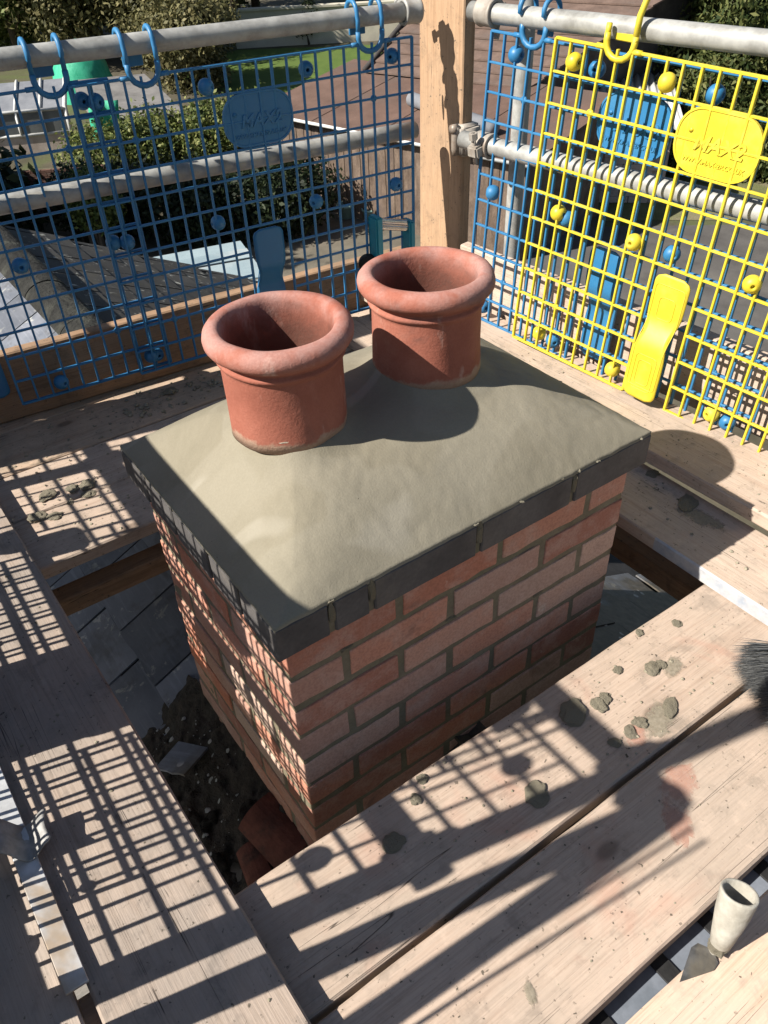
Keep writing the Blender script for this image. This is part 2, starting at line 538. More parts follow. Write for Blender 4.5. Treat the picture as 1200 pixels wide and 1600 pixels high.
def tube_mesh(path, r, seg=10, radii=None, loop=False, smooth=True, name='tube'):
    v, f = tube_data(path, r, seg, True, radii, loop)
    return mesh_from(v, f, name, smooth)


def join_data(parts):
    V, F = [], []
    for v, f in parts:
        o = len(V)
        V += list(v)
        F += [tuple(i + o for i in q) for q in f]
    return V, F


def lathe(profile, seg=64, name='lathe', jitter=0.0):
    vs, fs = [], []
    n = len(profile)
    for k in range(seg):
        a = 2 * math.pi * k / seg
        for (r, z) in profile:
            rr = r
            if jitter:
                rr += jitter * mnoise.noise(Vector((math.cos(a) * 2.1, math.sin(a) * 2.1, z * 14)))
            vs.append((rr * math.cos(a), rr * math.sin(a), z))
    for k in range(seg):
        k2 = (k + 1) % seg
        for i in range(n - 1):
            fs.append((k * n + i, k2 * n + i, k2 * n + i + 1, k * n + i + 1))
    return mesh_from(vs, fs, name, True)


def frame(origin, u, lean=0.0, tilt=0.0):
    """matrix with x along u (horizontal), z up, y pointing out of the platform"""
    ux = Vector((u[0], u[1], 0)).normalized()
    out = Vector((-ux.y, ux.x, 0))
    up = (Vector((0, 0, 1)) + out * lean).normalized()
    y = up.cross(ux).normalized()
    m = Matrix((ux, y, up)).transposed().to_4x4()
    m.translation = Vector(origin)
    if tilt:
        m = m @ Matrix.Rotation(tilt, 4, 'Y')
    return m

# ================================================================== GROUND (far below the roof)
GZ = -5.0
def sheet(name, pts, z, mat):
    me = mesh_from([(x, y, z) for x, y in pts], [tuple(range(len(pts)))], name)
    return structure(link(name, me, None, mat))

M['soil'] = m_noisy('garden_soil', (0.055, 0.05, 0.032), (0.115, 0.10, 0.07), 0.6, 0.95, 0.3, 0.03, (0.09, 0.11, 0.04), fine=12, rand=0)
M['lawn'] = m_noisy('mown_grass', (0.06, 0.105, 0.02), (0.11, 0.165, 0.035), 1.2, 0.9, 0.5, 0.03, (0.09, 0.135, 0.03), fine=30, rand=0)
M['rough_grass'] = m_noisy('rough_grass', (0.10, 0.115, 0.045), (0.19, 0.19, 0.085), 0.9, 0.95, 0.5, 0.04, (0.22, 0.18, 0.13), fine=25, rand=0)
M['tarmac'] = m_noisy('old_tarmac', (0.075, 0.070, 0.066), (0.12, 0.113, 0.105), 1.5, 0.95, 0.4, 0.01, (0.14, 0.13, 0.115), fine=60, rand=0)
M['gravel'] = m_noisy('pale_gravel', (0.32, 0.30, 0.26), (0.5, 0.47, 0.42), 9, 0.95, 0.6, 0.02, None, fine=40, rand=0)
M['patio'] = m_noisy('patio_slabs', (0.10, 0.09, 0.07), (0.18, 0.16, 0.125), 1.6, 0.9, 0.3, 0.01, (0.16, 0.14, 0.11), fine=30, rand=0)
sheet('ground', [(-300, -300), (400, -300), (400, 400), (-300, 400)], GZ, M['soil'])
sheet('lawn', [(13.4, 26.6), (19.3, 25.6), (24.0, 29.6), (17.2, 34.5), (12.8, 33.0)], GZ + 0.008, M['lawn'])
sheet('gravel_border', [(12.6, 25.2), (20.6, 23.8), (22.4, 26.6), (19.4, 25.55), (13.5, 26.4)], GZ + 0.012, M['gravel'])
sheet('patio', [(4.5, 9.5), (9.9, 9.0), (10.6, 15.6), (7.4, 16.2), (4.8, 13.5)], GZ + 0.008, M['patio'])
sheet('yard', [(9.4, 3.0), (16.0, -2.0), (19.0, 6.2), (13.4, 10.6), (10.9, 13.2)], GZ + 0.012, M['tarmac'])
sheet('rough_grass', [(13.6, 10.9), (19.2, 6.3), (32, 2), (34, 16), (17.2, 14.8)], GZ + 0.010, M['rough_grass'])

# ================================================================== THE HOUSE ROOF UNDER THE SCAFFOLD
RX, RZ, RS = 0.39, -0.02, 0.5          # ridge line (along Y) and pitch
EL, ER = -2.6, 3.1
Y0R, Y1R = -3.2, 4.1
house = thing('house', 'slate roofed brick house that carries the rebuilt chimney stack', 'house', (RX, 0, GZ))
def roofz(x):
    return RZ - RS * abs(x - RX)
HOFF = Vector((RX, 0, GZ))
def hv(p):
    return tuple(Vector(p) - HOFF)
t = 0.03
dv = []
for y in (Y0R, Y1R - 0.02):
    for x in (EL, RX, ER):
        dv.append(hv((x, y, roofz(x) - 0.03)))
for y in (Y0R, Y1R - 0.02):
    for x in (EL, RX, ER):
        dv.append(hv((x, y, roofz(x) - 0.16)))
df = [(0, 1, 4, 3), (1, 2, 5, 4), (6, 9, 10, 7), (7, 10, 11, 8), (0, 3, 9, 6), (2, 8, 11, 5), (0, 6, 7, 1), (1, 7, 8, 2), (3, 4, 10, 9), (4, 5, 11, 10)]
link('roof_deck', mesh_from(dv, df, 'roof_deck'), house, M['deck'])
M['house_brick'] = m_noisy('red_house_brick', (0.20, 0.085, 0.06), (0.32, 0.16, 0.11), 6, 0.9, 0.4, 0.004, (0.24, 0.2, 0.16))  # plain red-brown wall brick
wv = [(-2.6 + 0.05, Y0R + 0.1), (2.3 + 0.05, Y0R + 0.1), (2.35, Y1R - 0.12), (-2.55, Y1R - 0.12)]
wb = bmesh.new()
bot = [wb.verts.new((x, y, 0)) for x, y in wv]
top = [wb.verts.new((x, y, roofz(x + RX) - 0.17 - GZ)) for x, y in wv]
r0 = wb.verts.new((0, Y0R + 0.1, RZ - 0.17 - GZ)); r1 = wb.verts.new((0, Y1R - 0.12, RZ - 0.17 - GZ))
wb.faces.new((bot[0], bot[1], top[1], r0, top[0])); wb.faces.new((bot[2], bot[3], top[3], r1, top[2]))
wb.faces.new((bot[1], bot[2], top[2], top[1])); wb.faces.new((bot[3], bot[0], top[0], top[3]))
link('wall', bm_mesh(wb, 'house_wall'), house, M['house_brick'])

def slate_mesh(w, l, seed):
    r = random.Random(seed)
    bm = bmesh.new()
    n = 5
    tail = [(-w / 2 + w * i / n, -r.uniform(0, 0.006)) for i in range(n + 1)]
    th = 0.006
    top, bot = [], []
    pts = [(x, y) for x, y in tail] + [(w / 2, l), (-w / 2, l)]
    for x, y in pts:
        dz = r.uniform(-0.0008, 0.0008)
        top.append(bm.verts.new((x, y, th + dz)))
        bot.append(bm.verts.new((x, y, 0)))
    bm.faces.new(top)
    bm.faces.new(bot[::-1])
    for i in range(len(pts)):
        j = (i + 1) % len(pts)
        bm.faces.new((bot[i], bot[j], top[j], top[i]))
    return bm_mesh(bm, 'slate')

SW, SG = 0.245, 0.205
slates_new = [slate_mesh(SW - 0.008, 0.34, s) for s in range(4)]
slates_old = [slate_mesh(SW - 0.014, 0.34, s + 10) for s in range(4)]
for me in slates_new:
    me.materials.append(M['slate'])
for me in slates_old:
    me.materials.append(M['slate_old'])
pitch = math.atan(RS)
cosp = math.cos(pitch)
CHX0, CHX1, CHY0, CHY1 = 0.0, 0.7775, 0.0, 0.5525
for side in (-1, 1):
    ncourse = 6 if side < 0 else 11
    for c in range(ncourse):
        d = 0.10 + SG * c            # tail distance is measured down the slope
        s_tail = d + SG
        off = 0.5 * SW if c % 2 else 0.0
        for j in range(-1, 19):
            y = -0.25 + off + j * SW
            if y > Y1R - 0.05:
                continue
            xt = RX + side * s_tail * cosp
            if xt < -0.75 or xt > 2.7:
                continue
            if side > 0 and .45 < y < 1.5:
                continue
            # leave out what nobody can see: under the stack or far in front of it
            if side > 0 and y < -0.2 and xt < 0.6:
                continue
            if CHX0 + 0.02 < xt < CHX1 - 0.02 and CHY0 < y < CHY1 and side < 0 and xt > 0.15:
                continue
            zt = roofz(xt) - 0.012 + random.uniform(0, 0.002)
            # slate local +y points up the slope
            yv = Vector((-side * cosp, 0, math.sin(pitch)))
            tilt = rad(2.0)
            xv = Vector((0, side, 0))
            zv = xv.cross(yv)
            yv2 = (yv * math.cos(tilt) - zv * math.sin(tilt)).normalized()
            zv2 = xv.cross(yv2)
            m = Matrix((xv, yv2, zv2)).transposed().to_4x4()
            m.translation = Vector((xt, y + random.uniform(-0.002, 0.002), zt + 0.012)) - HOFF
            m = m @ Matrix.Rotation(random.uniform(-0.008, 0.008), 4, 'Z')
            pool = slates_new if side < 0 else (slates_old if y > 1.0 else slates_new)
            link('slate', random.choice(pool), house, matrix=m)
# ridge tiles behind the stack
def ridge_mesh(l=0.45, seed=1):
    bm = bmesh.new()
    vs = []
    n = 10
    for yy in (0, l):
        for rr in (0.105, 0.09):
            for k in range(n + 1):
                a = math.pi * (0.14 + 0.72 * k / n)
                vs.append(bm.verts.new((rr * math.cos(a), yy, rr * math.sin(a) * 0.85)))
    N = n + 1
    for k in range(n):
        bm.faces.new((vs[k], vs[k + 1], vs[2 * N + k + 1], vs[2 * N + k]))
        bm.faces.new((vs[N + k], vs[3 * N + k], vs[3 * N + k + 1], vs[N + k + 1]))
        bm.faces.new((vs[k], vs[N + k], vs[N + k + 1], vs[k + 1]))
        bm.faces.new((vs[2 * N + k], vs[2 * N + k + 1], vs[3 * N + k + 1], vs[3 * N + k]))
    bm.faces.new((vs[0], vs[2 * N], vs[3 * N], vs[N]))
    bm.faces.new((vs[n], vs[N + n], vs[3 * N + n], vs[2 * N + n]))
    return bm_mesh(bm, 'ridge_tile')
rme = ridge_mesh()
rme.materials.append(M['ridge'])
yy = 0.58
while yy < Y1R - 0.3:
    link('ridge_tile', rme, house, loc=tuple(Vector((RX + random.uniform(-.004, .004), yy, RZ - 0.028 + random.uniform(0, .006))) - HOFF), rot=(0, random.uniform(-.03, .03), random.uniform(-.01, .01)))
    yy += 0.458
link('verge_strip', mesh_from([hv(p) for p in ((RX, Y1R - 0.02, RZ + .0), (ER, Y1R - 0.02, roofz(ER) + .0), (ER, Y1R + 0.02, roofz(ER) + .0), (RX, Y1R + 0.02, RZ + .0),
                                              (RX, Y1R - 0.02, RZ - .14), (ER, Y1R - 0.02, roofz(ER) - .14), (ER, Y1R + 0.02, roofz(ER) - .14), (RX, Y1R + 0.02, RZ - .14))],
                              [(0, 1, 2, 3), (7, 6, 5, 4), (3, 2, 6, 7), (0, 4, 5, 1), (1, 5, 6, 2), (0, 3, 7, 4)], 'verge'), house, M['slate_old'])

# rubble, moss and old mortar heaped against the left foot of the stack
def heap(name, x0, x1, y0, y1, hfun, nx, ny, mat):
    vs, fs = [], []
    for j in range(ny + 1):
        for i in range(nx + 1):
            x = x0 + (x1 - x0) * i / nx
            y = y0 + (y1 - y0) * j / ny
            vs.append((x, y, hfun(x, y)))
    for j in range(ny):
        for i in range(nx):
            a = j * (nx + 1) + i
            fs.append((a, a + 1, a + nx + 2, a + nx + 1))
    return mesh_from(vs, fs, name, True)
def hrub(x, y):
    p = Vector((x * 9, y * 9, 0))
    n = mnoise.fractal(p, 1.0, 2.0, 5)
    n2 = mnoise.fractal(p * 4, 1.0, 2.0, 3)
    foot = max(0.0, 1 - abs(x - 0.02) / 0.13)
    front = max(0, min(1, (0.78 - y) / 0.25))
    edge = min(1, (x + 0.32) / 0.06)
    return roofz(x) - 0.03 + edge * front * (0.05 + 0.024 * n + 0.008 * n2) + foot * .05 * max(0, min(1, (0.7 - y) / 0.1))
o = link('mortar_rubble', heap('rubble', -0.32, 0.01, -0.3, 0.78, hrub, 60, 170, M['debris']), None, M['debris'])
o['kind'] = 'stuff'
tag(o, 'dark mossy rubble and old mortar heaped against the left foot of the chimney', 'rubble')

def lump_mesh(seed, sub=2, flat=0.5, rough=0.35):
    bm = bmesh.new()
    bmesh.ops.create_icosphere(bm, subdivisions=sub, radius=1)
    off = Vector((seed * 7.3, seed * 3.1, seed * 1.7))
    for v in bm.verts:
        n = mnoise.fractal(v.co * 1.5 + off, 1.0, 2.0, 4)
        v.co *= 1 + rough * n
        v.co.z *= flat
        if v.co.z < -flat * 0.35:
            v.co.z = -flat * 0.35
    return bm_mesh(bm, 'lump', False)

for i, (x, y, s, l) in enumerate([(-.12, .30, .022, 'dark mortar lump in the rubble, nearest the slate offcut'), (-.05, .22, .026, 'dark mortar lump in the rubble against the brickwork'), (-.15, .20, .018, 'dark mortar lump in the rubble beside the left board')]):
    l_ = link('rubble_lump', lump_mesh(i + 40, 3, .7, .6), None, M['debris'], (x, y, hrub(x, y) + .004), (0, 0, i), (s, s * .8, s))
    tag(l_, l, 'rubble', 'lumps of old mortar in the rubble')
lv = []
for i in range(90):
    cxy = random.choice([(-.10, .52), (-.14, .30), (-.06, .38), (-.17, .60), (-.12, .15)])
    x, y = min(-.01, max(-.28, random.gauss(cxy[0], .035))), random.gauss(cxy[1], .06)
    s = random.choice([.0012, .0015, .002, .002, .003, .004, .007]) * random.uniform(.7, 1.2)
    me_v = [(x + s * math.cos(a) * random.uniform(.7, 1.1), y + s * math.sin(a) * random.uniform(.7, 1.1)) for a in np.linspace(0, 2 * math.pi, 9)[:-1]]
    lv.append(([(px, py, hrub(px, py) + .0012) for px, py in me_v] + [(x, y, hrub(x, y) + .0035)], [(k, (k + 1) % 8, 8) for k in range(8)]))
v, f = join_data(lv)
o = link('lichen_spots', mesh_from(v, f, 'lichen', True), None, M['lichen'])
o['kind'] = 'stuff'
tag(o, 'pale lichen spots scattered over the dark rubble', 'lichen')

# broken terracotta tile pieces and a slate offcut
def curved_tile(w, l, bend, th, seed):
    bm = bmesh.new()
    r = random.Random(seed)
    n, mrows = 8, 4
    grid = {}
    for s_, zoff in ((0, 0), (1, -th)):
        for j in range(mrows + 1):
            for i in range(n + 1):
                x = -w / 2 + w * i / n
                y = l * j / mrows
                if j == 0:
                    y += r.uniform(-.012, .012)
                grid[s_, i, j] = bm.verts.new((x, y, -bend * (2 * x / w) ** 2 + zoff))
    for j in range(mrows):
        for i in range(n):
            bm.faces.new((grid[0, i, j], grid[0, i + 1, j], grid[0, i + 1, j + 1], grid[0, i, j + 1]))
            bm.faces.new((grid[1, i, j], grid[1, i, j + 1], grid[1, i + 1, j + 1], grid[1, i + 1, j]))
    for i in range(n):
        for j in (0, mrows):
            bm.faces.new((grid[0, i, j], grid[0, i + 1, j], grid[1, i + 1, j], grid[1, i, j]))
    for j in range(mrows):
        for i in (0, n):
            bm.faces.new((grid[0, i, j], grid[0, i, j + 1], grid[1, i, j + 1], grid[1, i, j]))
    return bm_mesh(bm, 'tile_piece')
o = link('broken_tile', curved_tile(.10, .15, .02, .014, 1), None, M['old_terracotta'], (-.028, .05, -.150), (rad(6), rad(-22), rad(8)))
tag(o, 'larger broken terracotta ridge tile at the front left foot of the chimney', 'roof tile')
o = link('broken_tile', curved_tile(.06, .10, .012, .014, 3), None, M['old_terracotta'], (-.115, .06, -.19), (rad(5), rad(-26), rad(-12)))
tag(o, 'smaller broken terracotta piece beside the left walkway board', 'roof tile')
o = link('slate_offcut', slate_mesh(.10, .085, 77), None, M['slate'], (-.15, .43, -.200), (rad(-4), rad(-20), rad(-62)))
tag(o, 'loose slate offcut with a sunlit tip on the dark rubble', 'slate')

# ================================================================== CHIMNEY STACK
chim = thing('chimney_stack', 'rebuilt red brick chimney stack with dark coping and smooth mortar cap', 'chimney', (0, 0, -.3))
CO = Vector((0, 0, -.3))
BL, BW, BH = .2105, .1000, .0625
def brick_mesh(seed):
    r = random.Random(seed)
    bm = bmesh.new()
    bm_box(bm, (-BL / 2, -BW / 2, -BH / 2), (BL / 2, BW / 2, BH / 2))
    ex = [e for e in bm.edges if abs((e.verts[0].co - e.verts[1].co).x) > .1]
    bmesh.ops.subdivide_edges(bm, edges=ex, cuts=5, use_grid_fill=True)
    ey = [e for e in bm.edges if abs((e.verts[0].co - e.verts[1].co).y) > .08]
    bmesh.ops.subdivide_edges(bm, edges=ey, cuts=2, use_grid_fill=True)
    # soften only the arrises
    sharp = [e for e in bm.edges if len(e.link_faces) == 2 and e.link_faces[0].normal.dot(e.link_faces[1].normal) < .5]
    bmesh.ops.bevel(bm, geom=sharp, offset=.0030, segments=2, affect='EDGES', profile=.5, clamp_overlap=True)
    off = Vector((seed * 5.1, seed * 2.7, 0))
    for v in bm.verts:
        n = mnoise.fractal(v.co * 22 + off, 1, 2, 3)
        n2 = mnoise.noise(v.co * 70 + off)
        d = v.co.normalized()
        v.co += Vector((d.x * .6, d.y * .35, d.z)) * (0.0022 * n + 0.0012 * n2)
        corner = (abs(v.co.x) > BL / 2 - .02) + (abs(v.co.y) > BW / 2 - .012) + (abs(v.co.z) > BH / 2 - .01)
        if corner >= 2 and mnoise.noise(v.co * 34 + off * 2) > .12:
            v.co.x *= .990
            v.co.z *= .94
            v.co.y *= .988
    me = bm_mesh(bm, 'brick', False)
    me.materials.append(M['brick'])
    return me
bricks = [brick_mesh(s) for s in range(6)]
def put_brick(x0, y0, along, k):
    z = k * .075 + .0325
    if along == 'x':
        c, r = (x0 + .1075, y0 + (.0012 + BW / 2 if y0 < .2 else .1013 - BW / 2), z), 0
    else:
        c, r = (x0 + (.0012 + BW / 2 if x0 < .3 else .1013 - BW / 2), y0 + .1075, z), math.pi / 2
    r += random.choice((0, math.pi)) + random.uniform(-.003, .003)
    j = Vector((random.uniform(-.001, .001), random.uniform(-.001, .001), random.uniform(-.0015, .0015)))
    link('brick', random.choice(bricks), chim, loc=tuple(Vector(c) + j - CO), rot=(random.uniform(-.003, .003) + random.choice((0, math.pi)), 0, r))
W_, D_ = .7775, .5525
for k in range(-4, 7):
    if k % 2 == 0:
        for x in (0, .225, .45):
            put_brick(x, 0, 'x', k)
        put_brick(W_ - .1025, 0, 'y', k); put_brick(W_ - .1025, .225, 'y', k)
        put_brick(0, .1125, 'y', k); put_brick(0, .3375, 'y', k)
        for x in (.1125, .3375, .5625):
            put_brick(x, D_ - .1025, 'x', k)
    else:
        put_brick(0, 0, 'y', k); put_brick(0, .225, 'y', k)
        for x in (.1125, .3375, .5625):
            put_brick(x, 0, 'x', k)
        put_brick(W_ - .1025, .1125, 'y', k); put_brick(W_ - .1025, .3375, 'y', k)
        for x in (0, .225, .45):
            put_brick(x, D_ - .1025, 'x', k)
# mortar body, its face a few millimetres behind the bricks and slightly uneven
def mortar_core():
    bm = bmesh.new()
    x0, x1, y0, y1 = .0042, W_ - .0042, .0042, D_ - .0042
    loops = []
    nz = 110
    nxs = 40
    for iz in range(nz + 1):
        z = -.30 + (.525 + .30) * iz / nz
        row = []
        per = [(x0 + (x1 - x0) * i / nxs, y0) for i in range(nxs)] + [(x1, y0 + (y1 - y0) * i / nxs) for i in range(nxs)] + \
              [(x1 - (x1 - x0) * i / nxs, y1) for i in range(nxs)] + [(x0, y1 - (y1 - y0) * i / nxs) for i in range(nxs)]
        for (x, y) in per:
            n = mnoise.fractal(Vector((x * 45, y * 45, z * 45)), 1, 2, 3) * .0014
            cx, cy = x - W_ / 2, y - D_ / 2
            l = math.hypot(cx, cy)
            row.append(bm.verts.new((x + cx / l * n, y + cy / l * n, z + .3)))
        loops.append(row)
    P = len(loops[0])
    for a, b in zip(loops, loops[1:]):
        for i in range(P):
            j = (i + 1) % P
            bm.faces.new((a[i], a[j], b[j], b[i]))
    bm.faces.new(loops[-1])
    return bm_mesh(bm, 'mortar', True)
link('mortar_joints', mortar_core(), chim, M['mortar'])

# coping course: dark bricks laid flat, projecting about 20 mm
OV = .02
CZ0, CZ1 = .527, .594
def coping(x0, x1, y0, y1, seed):
    bm = bmesh.new()
    bm_box(bm, (x0, y0, CZ0 + .3), (x1, y1, CZ1 + .3))
    long_ = [e for e in bm.edges if (e.verts[0].co - e.verts[1].co).length > .09]
    bmesh.ops.subdivide_edges(bm, edges=long_, cuts=6, use_grid_fill=True)
    sharp = [e for e in bm.edges if len(e.link_faces) == 2 and e.link_faces[0].normal.dot(e.link_faces[1].normal) < .5]
    bmesh.ops.bevel(bm, geom=sharp, offset=.0025, segments=1, affect='EDGES')
    for v in bm.verts:
        n = mnoise.fractal(v.co * 30 + Vector((seed, 0, 0)), 1, 2, 3) * .0012
        v.co += Vector((n, n * .7, n * .6)) * .5
    return bm_mesh(bm, 'coping_brick')
g = .011
xs = [-OV, .078, .152, .372, .595, W_ + OV]
for i in range(5):
    a = xs[i] + (0 if i == 0 else g / 2)
    b = xs[i + 1] - (0 if i == 4 else g / 2)
    link('coping_brick', coping(a, b, -OV, .09, i), chim, M['coping'])
    link('coping_brick', coping(a, b, D_ - .09, D_ + OV, i + 9), chim, M['coping'])
ys = [.09 + g, .2, .34, D_ - .09 - g]
for i in range(3):
    a, b = ys[i] + (0 if i == 0 else g / 2), ys[i + 1] - (0 if i == 2 else g / 2)
    link('coping_brick', coping(-OV, .09, a, b, i + 20), chim, M['coping'])
    link('coping_brick', coping(W_ - .09, W_ + OV, a, b, i + 30), chim, M['coping'])
link('coping_bed', box_mesh((-OV + .005, -OV + .005, CZ0 - .002 + .3), (W_ + OV - .005, D_ + OV - .005, CZ1 - .003 + .3), .002), chim, M['mortar'])
# green-brown mortar squeezed out of the coping joints
def smear(x, y, z, sx, sy, sz, seed):
    link('joint_smear', lump_mesh(seed, 2, 1.0, .45), chim, M['mortar'], (x, y, z + .3), (0, 0, 0), (sx, sy, sz))
for i, x in enumerate(xs[1:5]):
    smear(x, -OV + .0015, .566, .0065, .004, .032, 60 + i)
for i, (x, z) in enumerate([(.222, .52), (.112, .447), (.447, .521), (.335, .372), (.56, .296)]):
    smear(x, .0045, z, .014, .0042, .006, 70 + i)

# flaunching
POT = [(.197, .274), (.490, .274)]
def fl_prof(d, T):
    t_ = max(0.0, min(1.0, d / T))
    return .62 * t_ * t_ * (3 - 2 * t_) + .38 * (1 - (1 - t_) ** 1.3)
def fl_cvx(d, T):
    t_ = max(0.0, min(1.0, d / T))
    return 1 - (1 - t_) ** 1.75
def fl_h(x, y):
    a = min(fl_prof(x + OV, .205), fl_cvx(W_ + OV - x, .34))
    b = min(fl_cvx(y + OV, .285), fl_cvx(D_ + OV - y, .27))
    kk = .55
    h = max(0, kk - abs(a - b)) / kk
    t_ = min(a, b) - h * h * kk * .20 * min(1, 3 * min(a, b))
    t_ = max(0, t_)
    z = .142 * t_
    z += .0022 * mnoise.fractal(Vector((x * 7, y * 7, 3)), 1, 2, 3) * min(1, t_ * 5) + .0006 * mnoise.noise(Vector((x * 60, y * 60, 0)))
    # trowelled collar round each pot
    for px, py in POT:
        dd = math.hypot(x - px, y - py)
        if dd < .15:
            z += .012 * max(0, 1 - max(0, dd - .098) / .04) ** 2
    return z
rt = random.Random(12)
ARCS = []
for _ in range(22):
    ARCS.append((rt.uniform(-.1, .85), rt.uniform(-.25, .5), rt.uniform(.12, .42), rt.uniform(0, 6.28), rt.uniform(.25, .7), rt.choice((-1, 1)) * rt.uniform(.0006, .0015)))
def trowel(x, y):
    z = 0.0
    for cx, cy, r, a0, w, h in ARCS:
        dx, dy = x - cx, y - cy
        d = math.hypot(dx, dy) - r
        if abs(d) > .06:
            continue
        a = (math.atan2(dy, dx) - a0 + math.pi) % (2 * math.pi) - math.pi
        if abs(a) > w:
            continue
        fade = 1 - (abs(a) / w) ** 2
        # a crisp lip on one side, feathering out on the other
        if d > 0:
            z += h * fade * math.exp(-d / .022)
        else:
            z += h * fade * math.exp(d / .0035)
    return z
def flaunch():
    nx, ny = 270, 196
    e = .0015
    bm = bmesh.new()
    V = {}
    for j in range(ny + 1):
        for i in range(nx + 1):
            x = -OV + e + (W_ + 2 * OV - 2 * e) * i / nx
            y = -OV + e + (D_ + 2 * OV - 2 * e) * j / ny
            ed = .0012 * mnoise.noise(Vector((x * 40, y * 40, 5)))
            xx = x + (ed if i in (0, nx) else 0)
            yy_ = y + (ed if j in (0, ny) else 0)
            V[i, j] = bm.verts.new((xx, yy_, CZ1 + .0045 + fl_h(x, y) + (trowel(x, y) if 0 < i < nx and 0 < j < ny else 0) + .3))
    for j in range(ny):
        for i in range(nx):
            bm.faces.new((V[i, j], V[i + 1, j], V[i + 1, j + 1], V[i, j + 1]))
    # skirt down to the coping
    ring = [(i, 0) for i in range(nx)] + [(nx, j) for j in range(ny)] + [(i, ny) for i in range(nx, 0, -1)] + [(0, j) for j in range(ny, 0, -1)]
    low = [bm.verts.new((V[q].co.x, V[q].co.y, CZ1 - .002 + .3 - max(0, .006 * mnoise.noise(Vector((V[q].co.x * 30, V[q].co.y * 30, 9)))))) for q in ring]
    n = len(ring)
    for q in range(n):
        r_ = (q + 1) % n
        bm.faces.new((low[q], low[r_], V[ring[r_]], V[ring[q]]))
    return bm_mesh(bm, 'flaunching', True)
link('flaunching', flaunch(), chim, M['flaunch'])

for i in range(10):
    f_ = random.random()
    if i < 7:
        x, y = -OV + (W_ + 2 * OV) * f_, -OV + .003
    else:
        x, y = W_ + OV - .003, -OV + (D_ + 2 * OV) * f_
    link('edge_blob', lump_mesh(400 + i % 6, 2, .6, .6), chim, M['flaunch'], (x, y, CZ1 + .3 + .003), (0, 0, i), (random.uniform(.004, .010), random.uniform(.003, .005), random.uniform(.002, .005)))
# ------------------------------------------------------------------ pots
pot_prof = [(.0835, .0), (.0985, .0), (.0985, .02), (.0975, .06), (.0975, .104), (.0985, .110), (.1025, .113), (.1038, .1165), (.1028, .1195), (.0995, .122),
            (.1005, .126), (.107, .1315), (.1140, .1365), (.1178, .143), (.1185, .150), (.1165, .1575), (.1115, .1635), (.1055, .1665), (.099, .1675), (.094, .1665), (.0895, .1625),
            (.0870, .154), (.0858, .14), (.0845, .11), (.0835, .06), (.083, .0)]
pot_prof = [(r, z + (.019 if z > .1 else 0)) for r, z in pot_prof]
for i, (px, py) in enumerate(POT):
    lab = ['nearer terracotta chimney pot with rolled rim, left of the two on the cap', 'farther terracotta chimney pot with greyer rim, half shaded by its neighbour'][i]
    o = link('chimney_pot', lathe(pot_prof, 96, 'pot', .0022), None, M['terracotta'], (px, py, .719), (rad(.6), rad(-.5 + i), i * 2.1))
    tag(o, lab, 'chimney pot', 'pair of terracotta chimney pots')
    # dark flue lining deep inside
    # pale mortar smears on the foot of the pot
    for q in range(1):
        a = rad(-120 + q * 26 + i * 40)
        link('mortar_smear', lump_mesh(90 + q + i * 4, 2, 1, .5), o, M['smear_pale'], (.0975 * math.cos(a), .0975 * math.sin(a), .024), (0, 0, a), (.0016, .014, .004))
    link('flue', lathe([(.0, .0), (.083, .0), (.083, .012), (0, .012)], 32), o, M['deck'], (0, 0, -.02))

# ================================================================== SCAFFOLD BOARDS
def board_mesh(L, w, th, seed, nseg=48, chip=.004):
    """board along local +x from 0..L, width along y 0..w, top at z=0"""
    r = random.Random(seed)
    c = .004
    prof = [(c, 0), (w / 2, 0), (w - c, 0), (w, -c), (w, -th + c), (w - c, -th), (c, -th), (0, -th + c), (0, -c)]
    n = len(prof)
    vs, fs = [], []
    off = seed * 3.7
    for i in range(nseg + 1):
        x = L * i / nseg
        for k, (y, z) in enumerate(prof):
            e = mnoise.fractal(Vector((x * 5 + off, k * 2.3, 0)), 1, 2, 3)
            e2 = mnoise.noise(Vector((x * 26 + off, k * 1.3, 4)))
            yy, zz = y, z
            if k in (3, 4):
                yy += .0022 * e - .0012 * max(0, e2)
            if k in (7, 8):
                yy += .0022 * e + .0012 * max(0, e2)
            if k in (0, 2):
                zz += .0006 * e2
            zz += .003 * mnoise.noise(Vector((x * .9 + off, 0, 1))) 
            xx = x
            if i in (0, nseg):
                xx += chip * mnoise.noise(Vector((y * 30, z * 30, off)))
            vs.append((xx, yy, zz))
    for i in range(nseg):
        for k in range(n):
            k2 = (k + 1) % n
            fs.append((i * n + k, i * n + k2, (i + 1) * n + k2, (i + 1) * n + k))
    fs.append(tuple(range(n - 1, -1, -1)))
    fs.append(tuple(range(nseg * n, (nseg + 1) * n)))
    me = mesh_from(vs, fs, 'board')
    bm = bmesh.new()
    bm.from_mesh(me)
    bmesh.ops.recalc_face_normals(bm, faces=bm.faces)
    bm.to_mesh(me)
    bm.free()
    return me

def board(label, p0, p1, w, ztop, mat, seed, th=.038, name='scaffold_board', group='boards of the scaffold platform'):
    """p0 -> p1 is the right-hand long edge looking along the board; width goes to the left"""
    a, b = Vector((*p0, 0)), Vector((*p1, 0))
    L = (b - a).length
    ang = math.atan2(b.y - a.y, b.x - a.x)
    o = link(name, board_mesh(L, w, th, seed), None, mat, (p0[0], p0[1], ztop), (0, 0, ang))
    tag(o, label, 'scaffold board', group)
    return o

